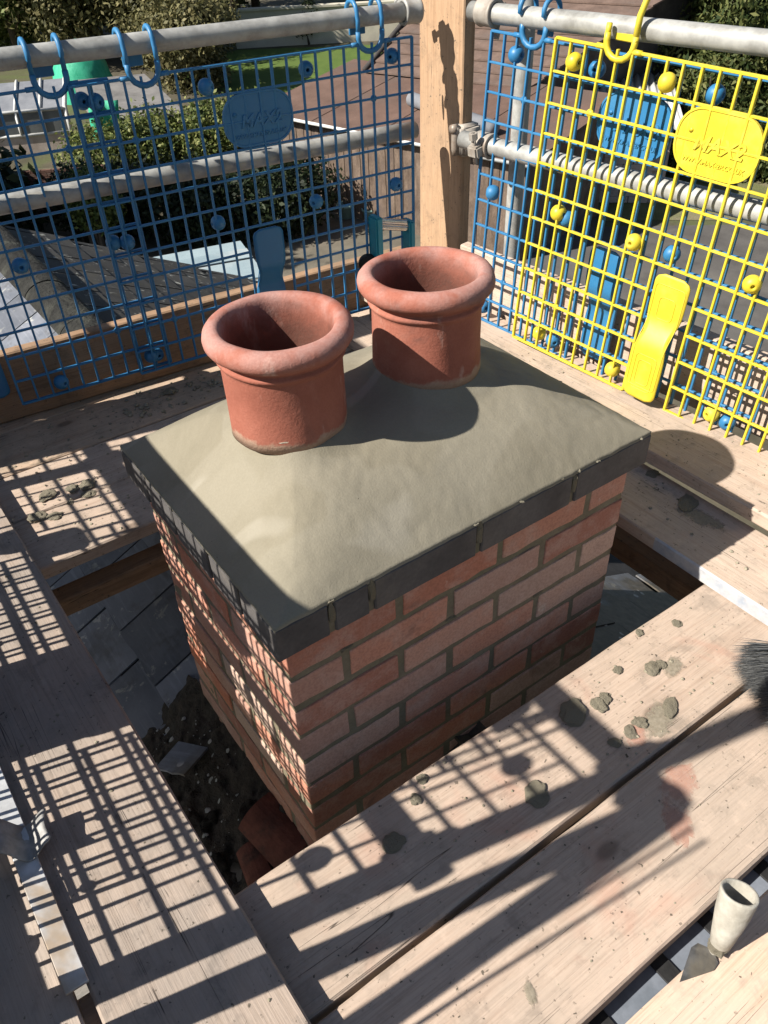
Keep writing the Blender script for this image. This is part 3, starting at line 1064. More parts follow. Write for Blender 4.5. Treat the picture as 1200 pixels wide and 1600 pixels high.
ZF, ZY = .200, .240
b_f1 = board('pale board along the front of the chimney with mortar splashes, next to the brickwork', (-.72, -.336), (1.42, -.352), .219, ZF, M['board_pale'], 1)
b_f2 = board('middle front board with pinkish brick-dust stains, second from the chimney', (-.72, -.560), (1.42, -.581), .216, ZF - .001, M['board_pale'], 2)
b_f3 = board('orange-tinted nearest front board under the trowel', (-.3, -.822), (1.42, -.843), .222, ZF + .002, M['board_orange'], 3)
b_k1 = board('back board nearest the chimney with mortar lumps and mesh shadows', (-.66, .824), (1.5, .811), .209, ZF, M['board_pale'], 4)
b_k2 = board('second back board behind the chimney, crossed by a tube shadow', (-.66, 1.040), (1.5, 1.028), .207, ZF - .002, M['board_pale'], 5)
b_k3 = board('muddy back board along the foot of the blue guards', (-.66, 1.256), (1.5, 1.242), .212, ZF - .003, M['board_dirty'], 6)
b_k4 = board('outermost back board under the toe board', (-.66, 1.475), (1.5, 1.462), .214, ZF - .004, M['board_dirty'], 16)
b_l1 = board('weathered cracked left board lying over the others beside the chimney', (-.196, -1.0), (-.226, 1.36), .228, ZY, M['board_grey'], 7)
b_l2 = board('outermost left board beyond the aluminium bar, mostly in shade', (-.447, -1.0), (-.47, 1.36), .222, ZY - .003, M['board_grey'], 8)
b_r1 = board('right board with faded blue painted edge lying across the front boards', (1.137, -1.0), (1.141, 1.42), .203, ZY, M['board_pale'], 9)
b_r2 = board('raised right board along the foot of the yellow guard', (1.352, -1.0), (1.318, 1.42), .222, .302, M['board_pale'], 10)
# faded paint on the right board's side, limited to mimic its sunlit stretch
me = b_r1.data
me.materials.append(M['lit_edge_paint'])
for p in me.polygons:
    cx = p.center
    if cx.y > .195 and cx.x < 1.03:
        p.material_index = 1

# bearers that carry the boards (timber and tube), seen through the gaps
def bearer(label, lo, hi, mat, rotz=0):
    c = [(a + b) / 2 for a, b in zip(lo, hi)]
    h = [(b - a) / 2 for a, b in zip(lo, hi)]
    L = h[0] * 2
    o = link('timber_bearer', board_mesh(L, h[1] * 2, h[2] * 2, int(abs(lo[0] * 100)) + 3, 24), None, mat, (lo[0], lo[1], hi[2]), (0, 0, rotz))
    tag(o, label, 'timber')
    return o
bearer('timber bearer under the left boards behind the chimney', (-.70, .815, .035), (.70, .872, .09), M['toe_wood'])
o = link('timber_bearer', board_mesh(2.0, .06, .06, 33, 24), None, M['toe_wood'], (1.10, -.75, .06), (0, 0, math.pi / 2))
tag(o, 'dark timber bearer above the slates right of the chimney', 'timber')

def scaf_tube(label, p0, p1, r=.0242, mat=None, name='scaffold_tube', group='galvanised scaffold tubes'):
    p0, p1 = Vector(p0), Vector(p1)
    d = p1 - p0
    L = d.length
    seg, n = 28, 14
    vs, fs = tube_data([(0, 0, L * i / n) for i in range(n + 1)], r, seg, False)
    # open hollow ends
    vi, fi = tube_data([(0, 0, L * i / 2) for i in range(3)], r - .0035, seg, False)
    base = len(vs)
    vs += vi
    fs += [tuple(i + base for i in reversed(q)) for q in fi]
    for a, b in ((0, base), (n * seg, base + 2 * seg)):
        for k in range(seg):
            k2 = (k + 1) % seg
            fs.append((a + k, a + k2, b + k2, b + k))
    me = mesh_from(vs, fs, 'tube', True)
    q = d.to_track_quat('Z', 'X')
    o = link(name, me, None, mat or M['galv'], tuple(p0), tuple(q.to_euler()))
    tag(o, label, 'scaffold tube', group)
    return o

# blue-grey plank seen down the gap between the near boards
pk_ = thing('lower_plank', 'blue-grey plank with dark strips in place of cast shadows, seen down the gap between the nearest front boards', 'plank', (-.3, -.645, .150))
M['blue_grey'] = m_noisy('blue_grey_painted_wood', (0.13, 0.15, 0.18), (0.20, 0.22, 0.26), 12, .8, .3, .002)
link('plank', board_mesh(1.7, .14, .03, 91, 30), pk_, M['blue_grey'])
for q in range(9):
    link('strip', box_mesh((0, .0, -.001), (.028, .14, .003), .001), pk_, M['black'], (.30 + q * .125 + random.uniform(-.02, .02), 0, .002))  # dark strips stand in for shadows crossing the plank
# cross tubes under the boards
scaf_tube('transom tube below the front boards', (-.75, -.47, .135), (1.5, -.47, .135))

# ------------------------------------------------------------------ guard rails
BU = Vector((1, -.09, 0)).normalized()           # back fence direction
BO = Vector((.3, 1.42, 0))
def backp(u, out, z):
    return BO + BU * u + Vector((-BU.y, BU.x, 0)) * out + Vector((0, 0, z))
scaf_tube('top guard rail tube along the back, blue hooks over it', backp(-1.3, .032, 1.125), backp(1.01, .032, 1.099))
scaf_tube('middle guard rail tube along the back, behind the blue mesh', backp(-1.3, .034, .815), backp(1.0, .034, .783))
RU = Vector((.088, -1, 0)).normalized()          # right fence direction (left to right as seen from inside)
RO = Vector((1.29, .3, 0))
def rightp(u, out, z):
    return RO + RU * u + Vector((-RU.y, RU.x, 0)) * out + Vector((0, 0, z))
RTOP = .088
scaf_tube('top guard rail tube along the right side above the yellow guard', rightp(-.815, RTOP, 1.119), rightp(1.5, RTOP, 1.152))
scaf_tube('middle guard rail tube along the right side behind yellow and blue mesh', rightp(-.825, RTOP - .012, .802), rightp(1.5, RTOP - .012, .836))
scaf_tube('upright scaffold tube behind the blue guard on the right', (1.425, 1.035, -1.9), (1.425, 1.035, 1.40))
# left side (just outside the frame; its shadows cross the boards and the chimney)
LX = -.60
scaf_tube('left side top guard rail tube', (LX, -.20, 1.142), (LX, 2.05, 1.142))
scaf_tube('left side middle guard rail tube', (LX, -.14, .79), (LX, 2.05, .79))
scaf_tube('left side upright tube near the front corner', (LX - .05, -.090, -1.9), (LX - .05, -.090, 1.85))
scaf_tube('slanting brace tube at the left front corner', (LX - .04, -.34, .30), (LX - .04, -.185, 1.17))
scaf_tube('left side upright tube near the back corner', (LX - .05, 1.31, -1.9), (LX - .05, 1.31, 1.30))

for q_, (y0_, y1_) in enumerate(((-.345, -.235), (-.365, -.262))):
    o = link('tie_cord', tube_mesh([(LX + .01, y0_, .30), (LX + .015, (y0_ + y1_) / 2 + .004, .72), (LX + .01, y1_, 1.13)], .0035, 6), None, M['black'])
    tag(o, ['inner thin cord tied down the left front brace', 'outer thin cord tied down the left front brace'][q_], 'cord')
# toe boards: boards stood on edge
def toe(label, p0, p1, z0, h, mat, seed):
    a, b = Vector((*p0, 0)), Vector((*p1, 0))
    L = (b - a).length
    ang = math.atan2(b.y - a.y, b.x - a.x)
    me = board_mesh(L, h, .038, seed)
    m = Matrix.Translation((p0[0], p0[1], z0)) @ Matrix.Rotation(ang, 4, 'Z') @ Matrix.Rotation(math.pi / 2, 4, 'X')
    o = link('toe_board', me, None, mat, matrix=m)
    tag(o, label, 'toe board', 'toe boards round the platform')
    return o
q0, q1 = backp(-1.25, .062, 0), backp(1.02, .062, 0)
toe('brown toe board on edge along the back under the blue guards', (q0.x, q0.y), (q1.x, q1.y), .198, .205, M['toe_wood'], 21)
q0, q1 = rightp(-.86, .115, 0), rightp(1.4, .115, 0)
toe('pale toe board on edge behind the yellow guard', (q0.x, q0.y), (q1.x, q1.y), .262, .21, M['board_pale'], 22)
toe('left side toe board on edge', (LX - .128, 1.5), (LX - .128, -.9), .19, .235, M['toe_wood'], 23)

# upright boards used as corner posts
def post_board(label, x, y0, y1, z0, z1, mat, seed, th=.045, rx=0.0):
    me = board_mesh(z1 - z0, y1 - y0, th, seed, 60)
    # local x -> up, y -> +Y, top face (z=0) -> faces -X
    m = Matrix.Translation((x, y0, z0)) @ Matrix(((0, 0, -1, 0), (0, 1, 0, 0), (1, 0, 0, 0), (0, 0, 0, 1)))
    o = link('corner_post', me, None, mat, matrix=m)
    tag(o, label, 'post', 'upright boards at the corners')
    return o
post_board('sunlit upright timber board at the back right corner of the scaffold', 1.40, 1.262, 1.472, -.6, 1.75, M['post_wood'], 31)
post_board('upright board at the front left corner', LX - .03, -.200, -.157, -.6, 1.12, M['post_wood'], 32)
post_board('upright board at the back left corner', LX - .03, 1.40, 1.61, -.6, 1.6, M['post_wood'], 33)

# couplers and clips
def coupler(label, loc, axis, ang=0.0, mat='steel_dirty', group='scaffold couplers'):
    m = Matrix.Translation(loc) @ Vector(axis).normalized().to_track_quat('Z', 'X').to_matrix().to_4x4() @ Matrix.Rotation(ang, 4, 'Z')
    t_ = thing('scaffold_coupler', label, 'coupler', group=group, matrix=m)
    prof = [(.0255, -.026), (.033, -.027), (.0345, -.022), (.0325, -.017), (.0325, .017), (.0345, .022), (.033, .027), (.0255, .026)]
    link('band', lathe(prof, 32), t_, M[mat])
    bm = bmesh.new()
    bm_box(bm, (.026, -.016, -.019), (.058, .016, .019))
    bmesh.ops.bevel(bm, geom=bm.edges[:], offset=.005, segments=2, affect='EDGES')
    link('flap', bm_mesh(bm), t_, M[mat])
    v, f = tube_data([(.045, -.05, 0), (.045, .035, 0)], .0065, 10)
    link('bolt', mesh_from(v, f, 'bolt', True), t_, M[mat])
    v, f = tube_data([(.045, -.05, 0), (.045, -.032, 0)], .0125, 6)
    link('nut', mesh_from(v, f), t_, M[mat])
    return t_
c1 = rightp(-.755, RTOP, 1.121)
coupler('rusty coupler on the right top rail above the blue guard', c1, RU, rad(250))
coupler('pale dirty coupler where the right middle rail meets the upright', rightp(-.735, RTOP - .012, .803), RU, rad(100))
coupler('coupler on the back top rail at the timber corner post', backp(.985, .032, 1.10), BU, rad(330), 'galv')
coupler('coupler on the left top rail near the front', (LX, -.09, 1.142), (0, 1, 0), rad(75))
coupler('coupler on the left top rail near the back', (LX, 1.31, 1.135), (0, 1, 0), rad(150))
coupler('coupler on the left middle rail near the front', (LX, -.09, .79), (0, 1, 0), rad(20))
coupler('coupler on the left middle rail near the back', (LX, 1.31, .79), (0, 1, 0), rad(150))
coupler('coupler at the top of the left front upright', (LX - .04, -.165, 1.16), (0, 0, 1), rad(-60))

# board clip on the corner post
def clip_mesh():
    bm = bmesh.new()
    bm_box(bm, (-.012, -.014, -.045), (.062, .046, .045))
    bmesh.ops.bevel(bm, geom=bm.edges[:], offset=.009, segments=3, affect='EDGES')
    return bm_mesh(bm, 'clip', True)
t_ = thing('board_clip', 'grey steel clip gripping the edge of the sunlit corner post', 'clip', (1.395, 1.245, .755))
link('jaw', clip_mesh(), t_, M['steel_dirty'])
v, f = tube_data([(-.014, .018, -.04), (-.018, .018, -.02), (-.018, .018, .02), (-.014, .018, .04)], .012, 12)
link('rolled_edge', mesh_from(v, f, 'roll', True), t_, M['steel_dirty'])
v, f = tube_data([(-.01, .02, .036), (-.032, .02, .036)], .013, 14)
link('rivet', mesh_from(v, f, 'rivet', True), t_, M['steel_dirty'])

# ------------------------------------------------------------------ plastic mesh guards
PW, PH, NC, NR = .97, .78, 22, 11
DU, DV = PW / NC, PH / NR
BR = .0043
def text_mesh(s, size, extrude, shear=0.0):
    cu = bpy.data.curves.new('lettering', 'FONT')
    cu.body = s
    cu.size = size
    cu.extrude = extrude
    cu.shear = shear
    cu.align_x = 'CENTER'
    cu.align_y = 'CENTER'
    cu.resolution_u = 3
    cu.offset = size * .018
    ob = bpy.data.objects.new('lettering', cu)
    COL.objects.link(ob)
    dg = bpy.context.evaluated_depsgraph_get()
    me = bpy.data.meshes.new_from_object(ob.evaluated_get(dg))
    bpy.data.objects.remove(ob)
    bpy.data.curves.remove(cu)
    return me
TXT_BIG = text_mesh('MAX2', .046, .0030, .25)
TXT_SMALL = text_mesh('WWW.MAX-2P.CO.UK', .0150, .0020, .15)

def bar_unit(r):
    q = r / .0043
    a, b, ch = .0028 * q, .0044 * q, .0011 * q
    ring = [(a - ch, -b), (a, -b + ch), (a, b - ch), (a - ch, b), (-a + ch, b), (-a, b - ch), (-a, -b + ch), (-a + ch, -b)]
    v = [(x, y, z) for z in (0, 1) for x, y in ring]
    f = [(k, (k + 1) % 8, 8 + (k + 1) % 8, 8 + k) for k in range(8)] + [tuple(range(7, -1, -1)), tuple(range(8, 16))]
    return mesh_from(v, f, 'bar')
BOSS = [(.0045, .004), (.0045, -.0015), (.006, -.004), (.012, -.003), (.0175, .002), (.0205, .009), (.0212, .016), (.0195, .023), (.0155, .029), (.010, .0325), (.006, .0335), (.0048, .0325), (.0045, .024), (0.0, .024)]
def rrect(w, h, r, n=6):
    pts = []
    for cx, cy, a0 in ((w / 2 - r, h / 2 - r, 0), (-w / 2 + r, h / 2 - r, 90), (-w / 2 + r, -h / 2 + r, 180), (w / 2 - r, -h / 2 + r, 270)):
        for k in range(n + 1):
            a = rad(a0 + 90 * k / n)
            pts.append((cx + r * math.cos(a), cy + r * math.sin(a)))
    return pts
def plaque_mesh(w, h, r, th, rim):
    """rounded plate in the x/z plane with a raised rim on its -y face"""
    out, inn = rrect(w, h, r, 9), rrect(w - 2 * rim, h - 2 * rim, r - rim, 9)
    n = len(out)
    vs = [(x, th / 2, z) for x, z in out] + [(x, -th / 2 - .0022, z) for x, z in out] + [(x, -th / 2 - .0022, z) for x, z in inn] + [(x * .985, -th / 2, z * .985) for x, z in inn]
    fs = [tuple(range(n))]
    for a in (0, n, 2 * n):
        for k in range(n):
            k2 = (k + 1) % n
            fs.append((a + k, a + k2, a + n + k2, a + n + k))
    fs.append(tuple(range(3 * n, 4 * n)))
    me = mesh_from(vs, fs, 'plaque')
    bm = bmesh.new(); bm.from_mesh(me); bmesh.ops.recalc_face_normals(bm, faces=bm.faces); bm.to_mesh(me); bm.free()
    return me
TW, TH0, TH1 = .096, .018, .340
def tongue_y(v):
    t_ = max(0, min(1, (.235 - v) / .085))
    s = t_ * t_ * (3 - 2 * t_)
    return -.004 - .030 * s
def tongue_mesh():
    n, ny, th = 8, 44, .0045
    bm = bmesh.new()
    g = {}
    for s_ in (0, 1):
        for j in range(ny + 1):
            v = TH0 + (TH1 - TH0) * j / ny
            hw = TW / 2
            e = min(v - TH0, TH1 - v)
            rc = .022
            if e < rc:
                hw = TW / 2 - rc + math.sqrt(max(0, rc * rc - (rc - e) ** 2))
            hw -= .010 * math.exp(-((v - .19) / .035) ** 2)
            for i in range(n + 1):
                x = -hw + 2 * hw * i / n
                sl = (tongue_y(v + .002) - tongue_y(v - .002)) / .004
                ny_ = Vector((0, -1, sl)).normalized()
                p = Vector((x, tongue_y(v), v)) + (ny_ * th if s_ else Vector((0, 0, 0)))
                g[s_, i, j] = bm.verts.new(p)
    for j in range(ny):
        for i in range(n):
            bm.faces.new((g[0, i, j], g[0, i, j + 1], g[0, i + 1, j + 1], g[0, i + 1, j]))
            bm.faces.new((g[1, i, j], g[1, i + 1, j], g[1, i + 1, j + 1], g[1, i, j + 1]))
        for i in (0, n):
            bm.faces.new((g[0, i, j], g[0, i, j + 1], g[1, i, j + 1], g[1, i, j]))
    for i in range(n):
        for j in (0, ny):
            bm.faces.new((g[0, i, j], g[0, i + 1, j], g[1, i + 1, j], g[1, i, j]))
    return bm_mesh(bm, 'tongue', True)
def relief_paths():
    out = []
    for (hw, v0, v1) in ((.041, .052, .315), (.022, .23, .285), (.020, .06, .125), (.030, .045, .14)):
        pts = []
        for x, z in rrect(2 * hw, v1 - v0, min(.009, hw * .5), 3):
            pts.append((x, z + (v0 + v1) / 2))
        # densify the long sides so that the bead follows the bend
        dense = []
        for a, b in zip(pts, pts[1:] + pts[:1]):
            L = math.hypot(b[0] - a[0], b[1] - a[1])
            m = max(1, int(L / .008))
            for q in range(m):
                dense.append((a[0] + (b[0] - a[0]) * q / m, a[1] + (b[1] - a[1]) * q / m))
        out.append([(x, tongue_y(v) - .0047, v) for x, v in dense])
    return out

def hook_parts(railv, raily, broken=False):
    """U shaped strap below the rail with two arms that curl over it"""
    hw = .038
    zb = PH + .008
    def arc_u():
        pts = [(-hw, 0, PH + .03)]
        for k in range(9):
            a = math.pi + math.pi * k / 8
            pts.append((hw * math.cos(a), 0, zb + .006 + hw * .92 * math.sin(a)))
        pts.append((hw, 0, PH + .03))
        return pts
    parts = []
    if not broken:
        rr = .0305
        for s in (-1, 1):
            path = [(s * hw, 0, PH + .024), (s * hw, -.001, railv - .012)]
            for k in range(10):
                a = rad(190 - 23 * k)
                path.append((s * hw, raily + rr * math.cos(a), railv + rr * math.sin(a)))
            parts.append(tube_data(path, .0062, 8))
    else:
        parts.append(tube_data([(-hw, 0, PH + .02), (-hw, 0, PH + .048)], .0068, 8))
        pth = [(hw, 0, PH + .02), (hw, 0, PH + .07), (hw + .006, .004, PH + .10), (hw + .013, .012, PH + .125), (hw + .015, .02, PH + .14)]
        parts.append(tube_data(pth, .007, 8, True, [.0075, .0072, .007, .005, .0022]))
    parts.append(tube_data(arc_u(), .0075, 8))
    for s in (-1, 1):
        parts.append(tube_data([(s * hw, 0, PH), (s * (hw + DU * .55), 0, PH)], .0062, 8))
    return parts

def guard(label, mat, matrix, hooks=(.185, .790), railv=.845, raily=.032, broken=False, group=None, flip=False):
    t_ = thing('mesh_guard', label, 'mesh guard', group=group, matrix=matrix)
    key = mat
    if key not in guard.cache:
        c = {}
        c['bar'] = bar_unit(BR); c['edge'] = bar_unit(BR * 1.15)
        v, f = [], []
        c['boss'] = lathe(BOSS, 20, 'boss')
        c['disc'] = lathe([(0, -.004), (.007, -.004), (.0095, -.002), (.0095, .003), (0, .004)], 16, 'disc')
        c['plaque'] = plaque_mesh(.205, .135, .058, .006, .0045)
        c['tongue'] = tongue_mesh()
        c['relief'] = [tube_mesh(p, .0014, 5, loop=True) for p in relief_paths()]
        c['big'] = TXT_BIG.copy(); c['small'] = TXT_SMALL.copy()
        for me in [c['bar'], c['edge'], c['boss'], c['disc'], c['plaque'], c['tongue'], c['big'], c['small']] + c['relief']:
            me.materials.clear()
            me.materials.append(M[mat])
        guard.cache[key] = c
    c = guard.cache[key]
    sl, sr, sv = 9, 12, 5           # slot for the tongue: columns 9..12, up to row 5
    def jit(a=.0012):
        return random.uniform(-a, a)
    for i in range(NC + 1):
        u = i * DU
        v0 = sv * DV if sl < i < sr else 0
        me = c['edge'] if i in (0, NC, sl, sr) else c['bar']
        link('upright_bar', me, t_, loc=(u, jit(), v0), rot=(jit(.002), jit(.002), 0), scale=(1, 1, PH - v0))
    for j in range(NR + 1):
        v = j * DV
        me = c['edge'] if j in (0, NR) else c['bar']
        spans = [(0, PW)]
        if j < sv:
            spans = [(0, sl * DU), (sr * DU, PW)]
        if j == NR:
            spans = []
            x = 0
            for h in sorted(hooks):
                spans.append((x, h - .038))
                x = h + .038
            spans.append((x, PW))
        for a, b in spans:
            link('cross_bar', me, t_, loc=(a, jit(), v), rot=(0, math.pi / 2 + jit(.002), 0), scale=(1, 1, b - a))
    for bv in (.735, .385, .035):
        for bu in (DU * 1.5, DU * 7.5, DU * 14.5, DU * 20.5):
            link('boss', c['boss'], t_, loc=(bu, .010, bv), rot=(math.pi / 2, 0, random.uniform(0, 6)))
    for du in (DU * 3, DU * 19):
        for dvv in (DV * 9, DV * 2):
            link('disc', c['disc'], t_, loc=(du, 0, dvv), rot=(math.pi / 2, 0, 0))
    pc = (.475, 0, .64)
    pq = link('plaque', c['plaque'], t_, loc=pc)
    link('lettering', c['big'], pq, loc=(.006, -.0030, -.004), rot=(math.pi / 2, 0, 0))
    link('lettering', c['small'], pq, loc=(.002, -.0030, -.040), rot=(math.pi / 2, 0, 0))
    link('knob', c['disc'], pq, loc=(-.068, -.002, .018), rot=(math.pi / 2, 0, 0), scale=(.6, .6, .8))
    tg = link('tongue', c['tongue'], t_, loc=(10.5 * DU, 0, 0), scale=(1, -1 if flip else 1, 1))
    for me in c['relief']:
        link('raised_bead', me, tg)
    for h in hooks:
        br = broken and h == min(hooks)
        v, f = join_data(hook_parts(railv, raily, br))
        link('hook', mesh_from(v, f, 'hook', True), t_, M[mat], loc=(h, 0, 0))
        link('hook_tab', box_mesh((-.026, -.003, -.014), (.026, .003, .014), .002), t_, M[mat], loc=(h - .004, raily + .036 if not br else .02, railv - .044 if not br else PH + .028))
    return t_
guard.cache = {}
G_ = 'plastic mesh guards hung from the rails'
mB = frame(backp(0, 0, .262), BU, .0)
guard('blue mesh guard in the middle of the back rail with its dark oval plaque', 'blue', mB, (.187, .835), .850, .032, group=G_, flip=True)
mA = frame(backp(-.872, .014, .266), BU, .0)
guard('blue mesh guard at the far left of the back rail, cut by the picture edge', 'blue', mA, (.19, .837), .850, .018, group=G_, flip=True)
mY = frame(rightp(-.516, 0, .318), RU, .06, rad(1.9))
guard('bright yellow mesh guard leaning in front of the blue one on the right', 'yellow', mY, (.180, .790), .83, .06, True, group=G_)
mR = frame(rightp(-.742, .034, .306), RU, .05, rad(1.2))
guard('blue mesh guard half hidden behind the yellow one on the right', 'blue', mR, (.138, .862), .838, .014, group=G_, flip=True)
mL = frame((LX + .032, -.085, .262), (0, 1), .0)
guard('blue mesh guard on the left side of the platform, nearer the front', 'blue', mL, (.187, .835), .848, .032, group=G_)
mL3 = frame((LX + .050, .03, .298), (0, 1), .0, rad(-.8))
guard('second blue mesh guard overlapping the nearer left one', 'blue', mL3, (.187, .835), .814, .05, group=G_)
o = link('shadow_board', board_mesh(.46, .165, .03, 71, 12), None, M['toe_wood'], matrix=Matrix.Translation((LX + .062, .407, ZY)) @ Matrix(((0, 0, -1, 0), (0, 1, 0, 0), (1, 0, 0, 0), (0, 0, 0, 1))))  # added blocker, out of view, casting the dark band on the left board
tag(o, 'unseen short board added against the left guards to cast a shadow band', 'board offcut')
mL2 = frame((LX + .045, .515, .272), (0, 1), .0)
guard('blue mesh guard on the left side of the platform, farther back', 'blue', mL2, (.187, .835), .838, .045, group=G_)

# ================================================================== THINGS LYING ON THE PLATFORM
LUMPS = [lump_mesh(s, 3, .42, .42) for s in range(8)]
for me in LUMPS:
    me.materials.append(M['dropping'])
def lump(x, y, z, s, label, sx=1.0, rz=None, sz=1.0):
    o = link('mortar_lump', random.choice(LUMPS), None, None, (x, y, z + s * .14), (0, 0, random.uniform(0, 6) if rz is None else rz), (s * sx, s, s * sz))
    tag(o, label, 'mortar lump', 'mortar droppings on the boards')
    return o
lump(.466, -.199, ZF, .024, 'largest flat mortar dropping on the front board, near the middle of the brick face', 1.25, .4, .5)
lump(.521, -.213, ZF, .013, 'angular mortar crumb right beside the largest flat dropping', 1.4)
lump(.540, -.211, ZF, .011, 'small mortar crumb two places right of the largest flat dropping', 1.3)
lump(.619, -.300, ZF, .013, 'long mortar crumb on the smeared patch next to the board gap', 1.9, .5)
lump(.046, -.203, ZF, .017, 'dark mortar dropping in shade on the front board below the stack corner', 1.1)
lump(.295, -.279, ZF, .020, 'dark shaded mortar dropping near the gap between the front boards', 1.2, None, .5)
lump(.157, -.139, ZF, .010, 'tiny mortar crumb among the mesh shadows below the brick face, upper one', 1.0)
lump(.124, -.163, ZF, .010, 'tiny mortar crumb among the mesh shadows below the brick face, lower one', 1.1)
for i, (x, y, s, l) in enumerate([(.61, -.18, .009, 'lone mortar crumb nearest the far edge of the front board, right of the largest dropping'),
                                  (.668, -.218, .015, 'double mortar crumb in the middle of the sunny end of the front board'),
                                  (.690, -.222, .009, 'mortar crumb touching the right side of the double crumb on the front board'),
                                  (.549, -.288, .012, 'mortar crumb on the left rim of the broad smear by the board gap'),
                                  (.519, -.291, .011, 'mortar crumb just left of the broad smear by the board gap'),
                                  (.72, -.14, .008, 'mortar crumb at the far edge of the front board, close to the right board'),
                                  (.48, -.29, .010, 'shaded mortar crumb between the largest dropping and the board gap'),
                                  (.80, -.17, .010, 'mortar crumb at the foot of the right board\'s blue edge')]):
    lump(x, y, ZF, s, l, random.uniform(1, 1.5))
for i, (x, y, s, l) in enumerate([(-.111, 1.088, .024, 'rough mortar splat on the second back board, leftmost'), (-.049, 1.078, .018, 'mortar lump between the two splats on the second back board'),
                                  (-.012, 1.068, .022, 'tall mortar lump by the back board gap, nearest the chimney'), (-.024, 1.026, .018, 'mortar lump straddling the gap between the back boards'),
                                  (-.160, 1.014, .026, 'biggest mortar dropping on the first back board at its left end'), (-.122, .990, .020, 'round mortar dropping right of the biggest one on the first back board'), (-.075, 1.022, .010, 'small crumb in the back board gap')]):
    lump(x, y, ZF, s * .8, l, random.uniform(1, 1.3), None, .8)
lump(1.092, .041, ZY, .022, 'mortar crumbs in the middle of the right board, shaded', 1.4, None, .6)
lump(1.118, .168, ZY, .013, 'shaded mortar crumb at the edge of the right board by the coping corner', 1.3)
lump(.355, 1.37, ZF, .02, 'mortar crumb on the muddy back board beside the nearer pot')
# crumbs too small to count
def crumbs(name, label, areas):
    parts = []
    base = [lump_mesh(200 + s, 1, .6, .5) for s in range(3)]
    data = [([v.co.copy() for v in b.vertices], [tuple(p.vertices) for p in b.polygons]) for b in base]
    for (x0, x1, y0, y1, z, n, smax) in areas:
        for _ in range(n):
            x, y = random.uniform(x0, x1), random.uniform(y0, y1)
            s = smax * random.random() ** 2.2 + .0009
            a = random.uniform(0, 6)
            R_ = Matrix.Rotation(a, 3, 'Z')
            v, f = random.choice(data)
            parts.append(([R_ @ q * s + Vector((x, y, z + s * .3)) for q in v], f))
    v, f = join_data(parts)
    o = link(name, mesh_from(v, f, name), None, M['dropping'])
    o['kind'] = 'stuff'
    tag(o, label, 'mortar crumbs')
crumbs('mortar_crumbs', 'fine mortar crumbs strewn over the front boards', [(0, .9, -.335, -.13, ZF, 80, .0024), (.45, .75, -.31, -.17, ZF, 50, .0036), (.1, .8, -.56, -.36, ZF - .001, 50, .0018)])
crumbs('mortar_crumbs', 'fine mortar crumbs strewn over the back boards', [(-.18, .1, .83, 1.24, ZF, 160, .0038), (.2, .6, 1.28, 1.42, ZF - .003, 160, .009), (-.15, .6, 1.26, 1.44, ZF - .003, 160, .004)])
crumbs('mortar_crumbs', 'fine mortar crumbs strewn over the right boards', [(.94, 1.13, -.2, .4, ZY, 40, .004), (1.11, 1.32, -.3, .9, .302, 50, .003)])
crumbs('mortar_crumbs', 'fine mortar crumbs strewn over the left boards', [(-.43, -.21, -.4, 1.0, ZY, 50, .003)])

# thin mortar and brick-dust smears lying on the boards
def m_smear(name, c1, c2, amount):
    k = NT(name, .95, .1)
    co = k.coord((1, 1, 1), rand=11)
    n1 = k.noise(co, 55, 4, .75, .3)
    n2 = k.noise(co, 160, 3, .7)
    c = k.cr(n2, [(.3, c1), (.7, c2)])
    gd_ = k.n('ShaderNodeTexGradient', gradient_type='SPHERICAL')
    mp = k.n('ShaderNodeMapping')
    k.ln(k.tc.outputs['Generated'], mp.inputs[0])
    mp.inputs['Location'].default_value = (-1, -1, 0)
    mp.inputs['Scale'].default_value = (2, 2, 0)
    k.ln(mp.outputs[0], gd_.inputs[0])
    al = k.ramp(k.math('ADD', gd_.outputs[1], k.math('MULTIPLY', k.math('SUBTRACT', n1, .5), 1.5)), .08, .55, 0, amount)
    k.ln(al, k.b.inputs['Alpha'])
    return k.out(c)
M['smear_mortar'] = m_smear('thin_mortar_smear', (0.21, 0.185, 0.135), (0.36, 0.32, 0.25), .7)
M['smear_red'] = m_smear('brick_dust_smear', (0.50, 0.24, 0.17), (0.56, 0.33, 0.26), .45)
def splat(x, y, z, rx, ry, rz, mat, seed, label, n=40):
    vs = [(0, 0, .0016)]
    for ring, rr in ((0, .55), (1, 1.0)):
        for k in range(n):
            a = 2 * math.pi * k / n
            q = 1 + .45 * mnoise.fractal(Vector((math.cos(a) * 1.6 + seed, math.sin(a) * 1.6, seed * .7)), 1, 2, 4)
            vs.append((rx * rr * q * math.cos(a), ry * rr * q * math.sin(a), .0014 if ring == 0 else .0004))
    fs = [(0, 1 + k, 1 + (k + 1) % n) for k in range(n)] + [(1 + k, 1 + n + k, 1 + n + (k + 1) % n, 1 + (k + 1) % n) for k in range(n)]
    o = link('smear', mesh_from(vs, fs, 'smear', True), None, M[mat], (x, y, z), (0, 0, rz))
    tag(o, label, 'smear', 'smears on the boards')
splat(.585, -.302, ZF, .055, .030, .35, 'smear_mortar', 3, 'broad mortar smear next to the gap between the front boards')
splat(1.065, -.005, ZY, .03, .085, .2, 'smear_mortar', 9, 'grey mortar smear on the shaded right board')
splat(.07, -.50, ZF - .0008, .008, .022, -.5, 'smear_mortar', 11, 'thin mortar streak on the middle front board')
splat(.70, -.24, ZF, .035, .02, .3, 'smear_mortar', 14, 'faint mortar smear on the sunny end of the front board')
splat(.522, -.305, ZF, .034, .020, .6, 'smear_red', 5, 'small red brick-dust mark beside the broad mortar smear')
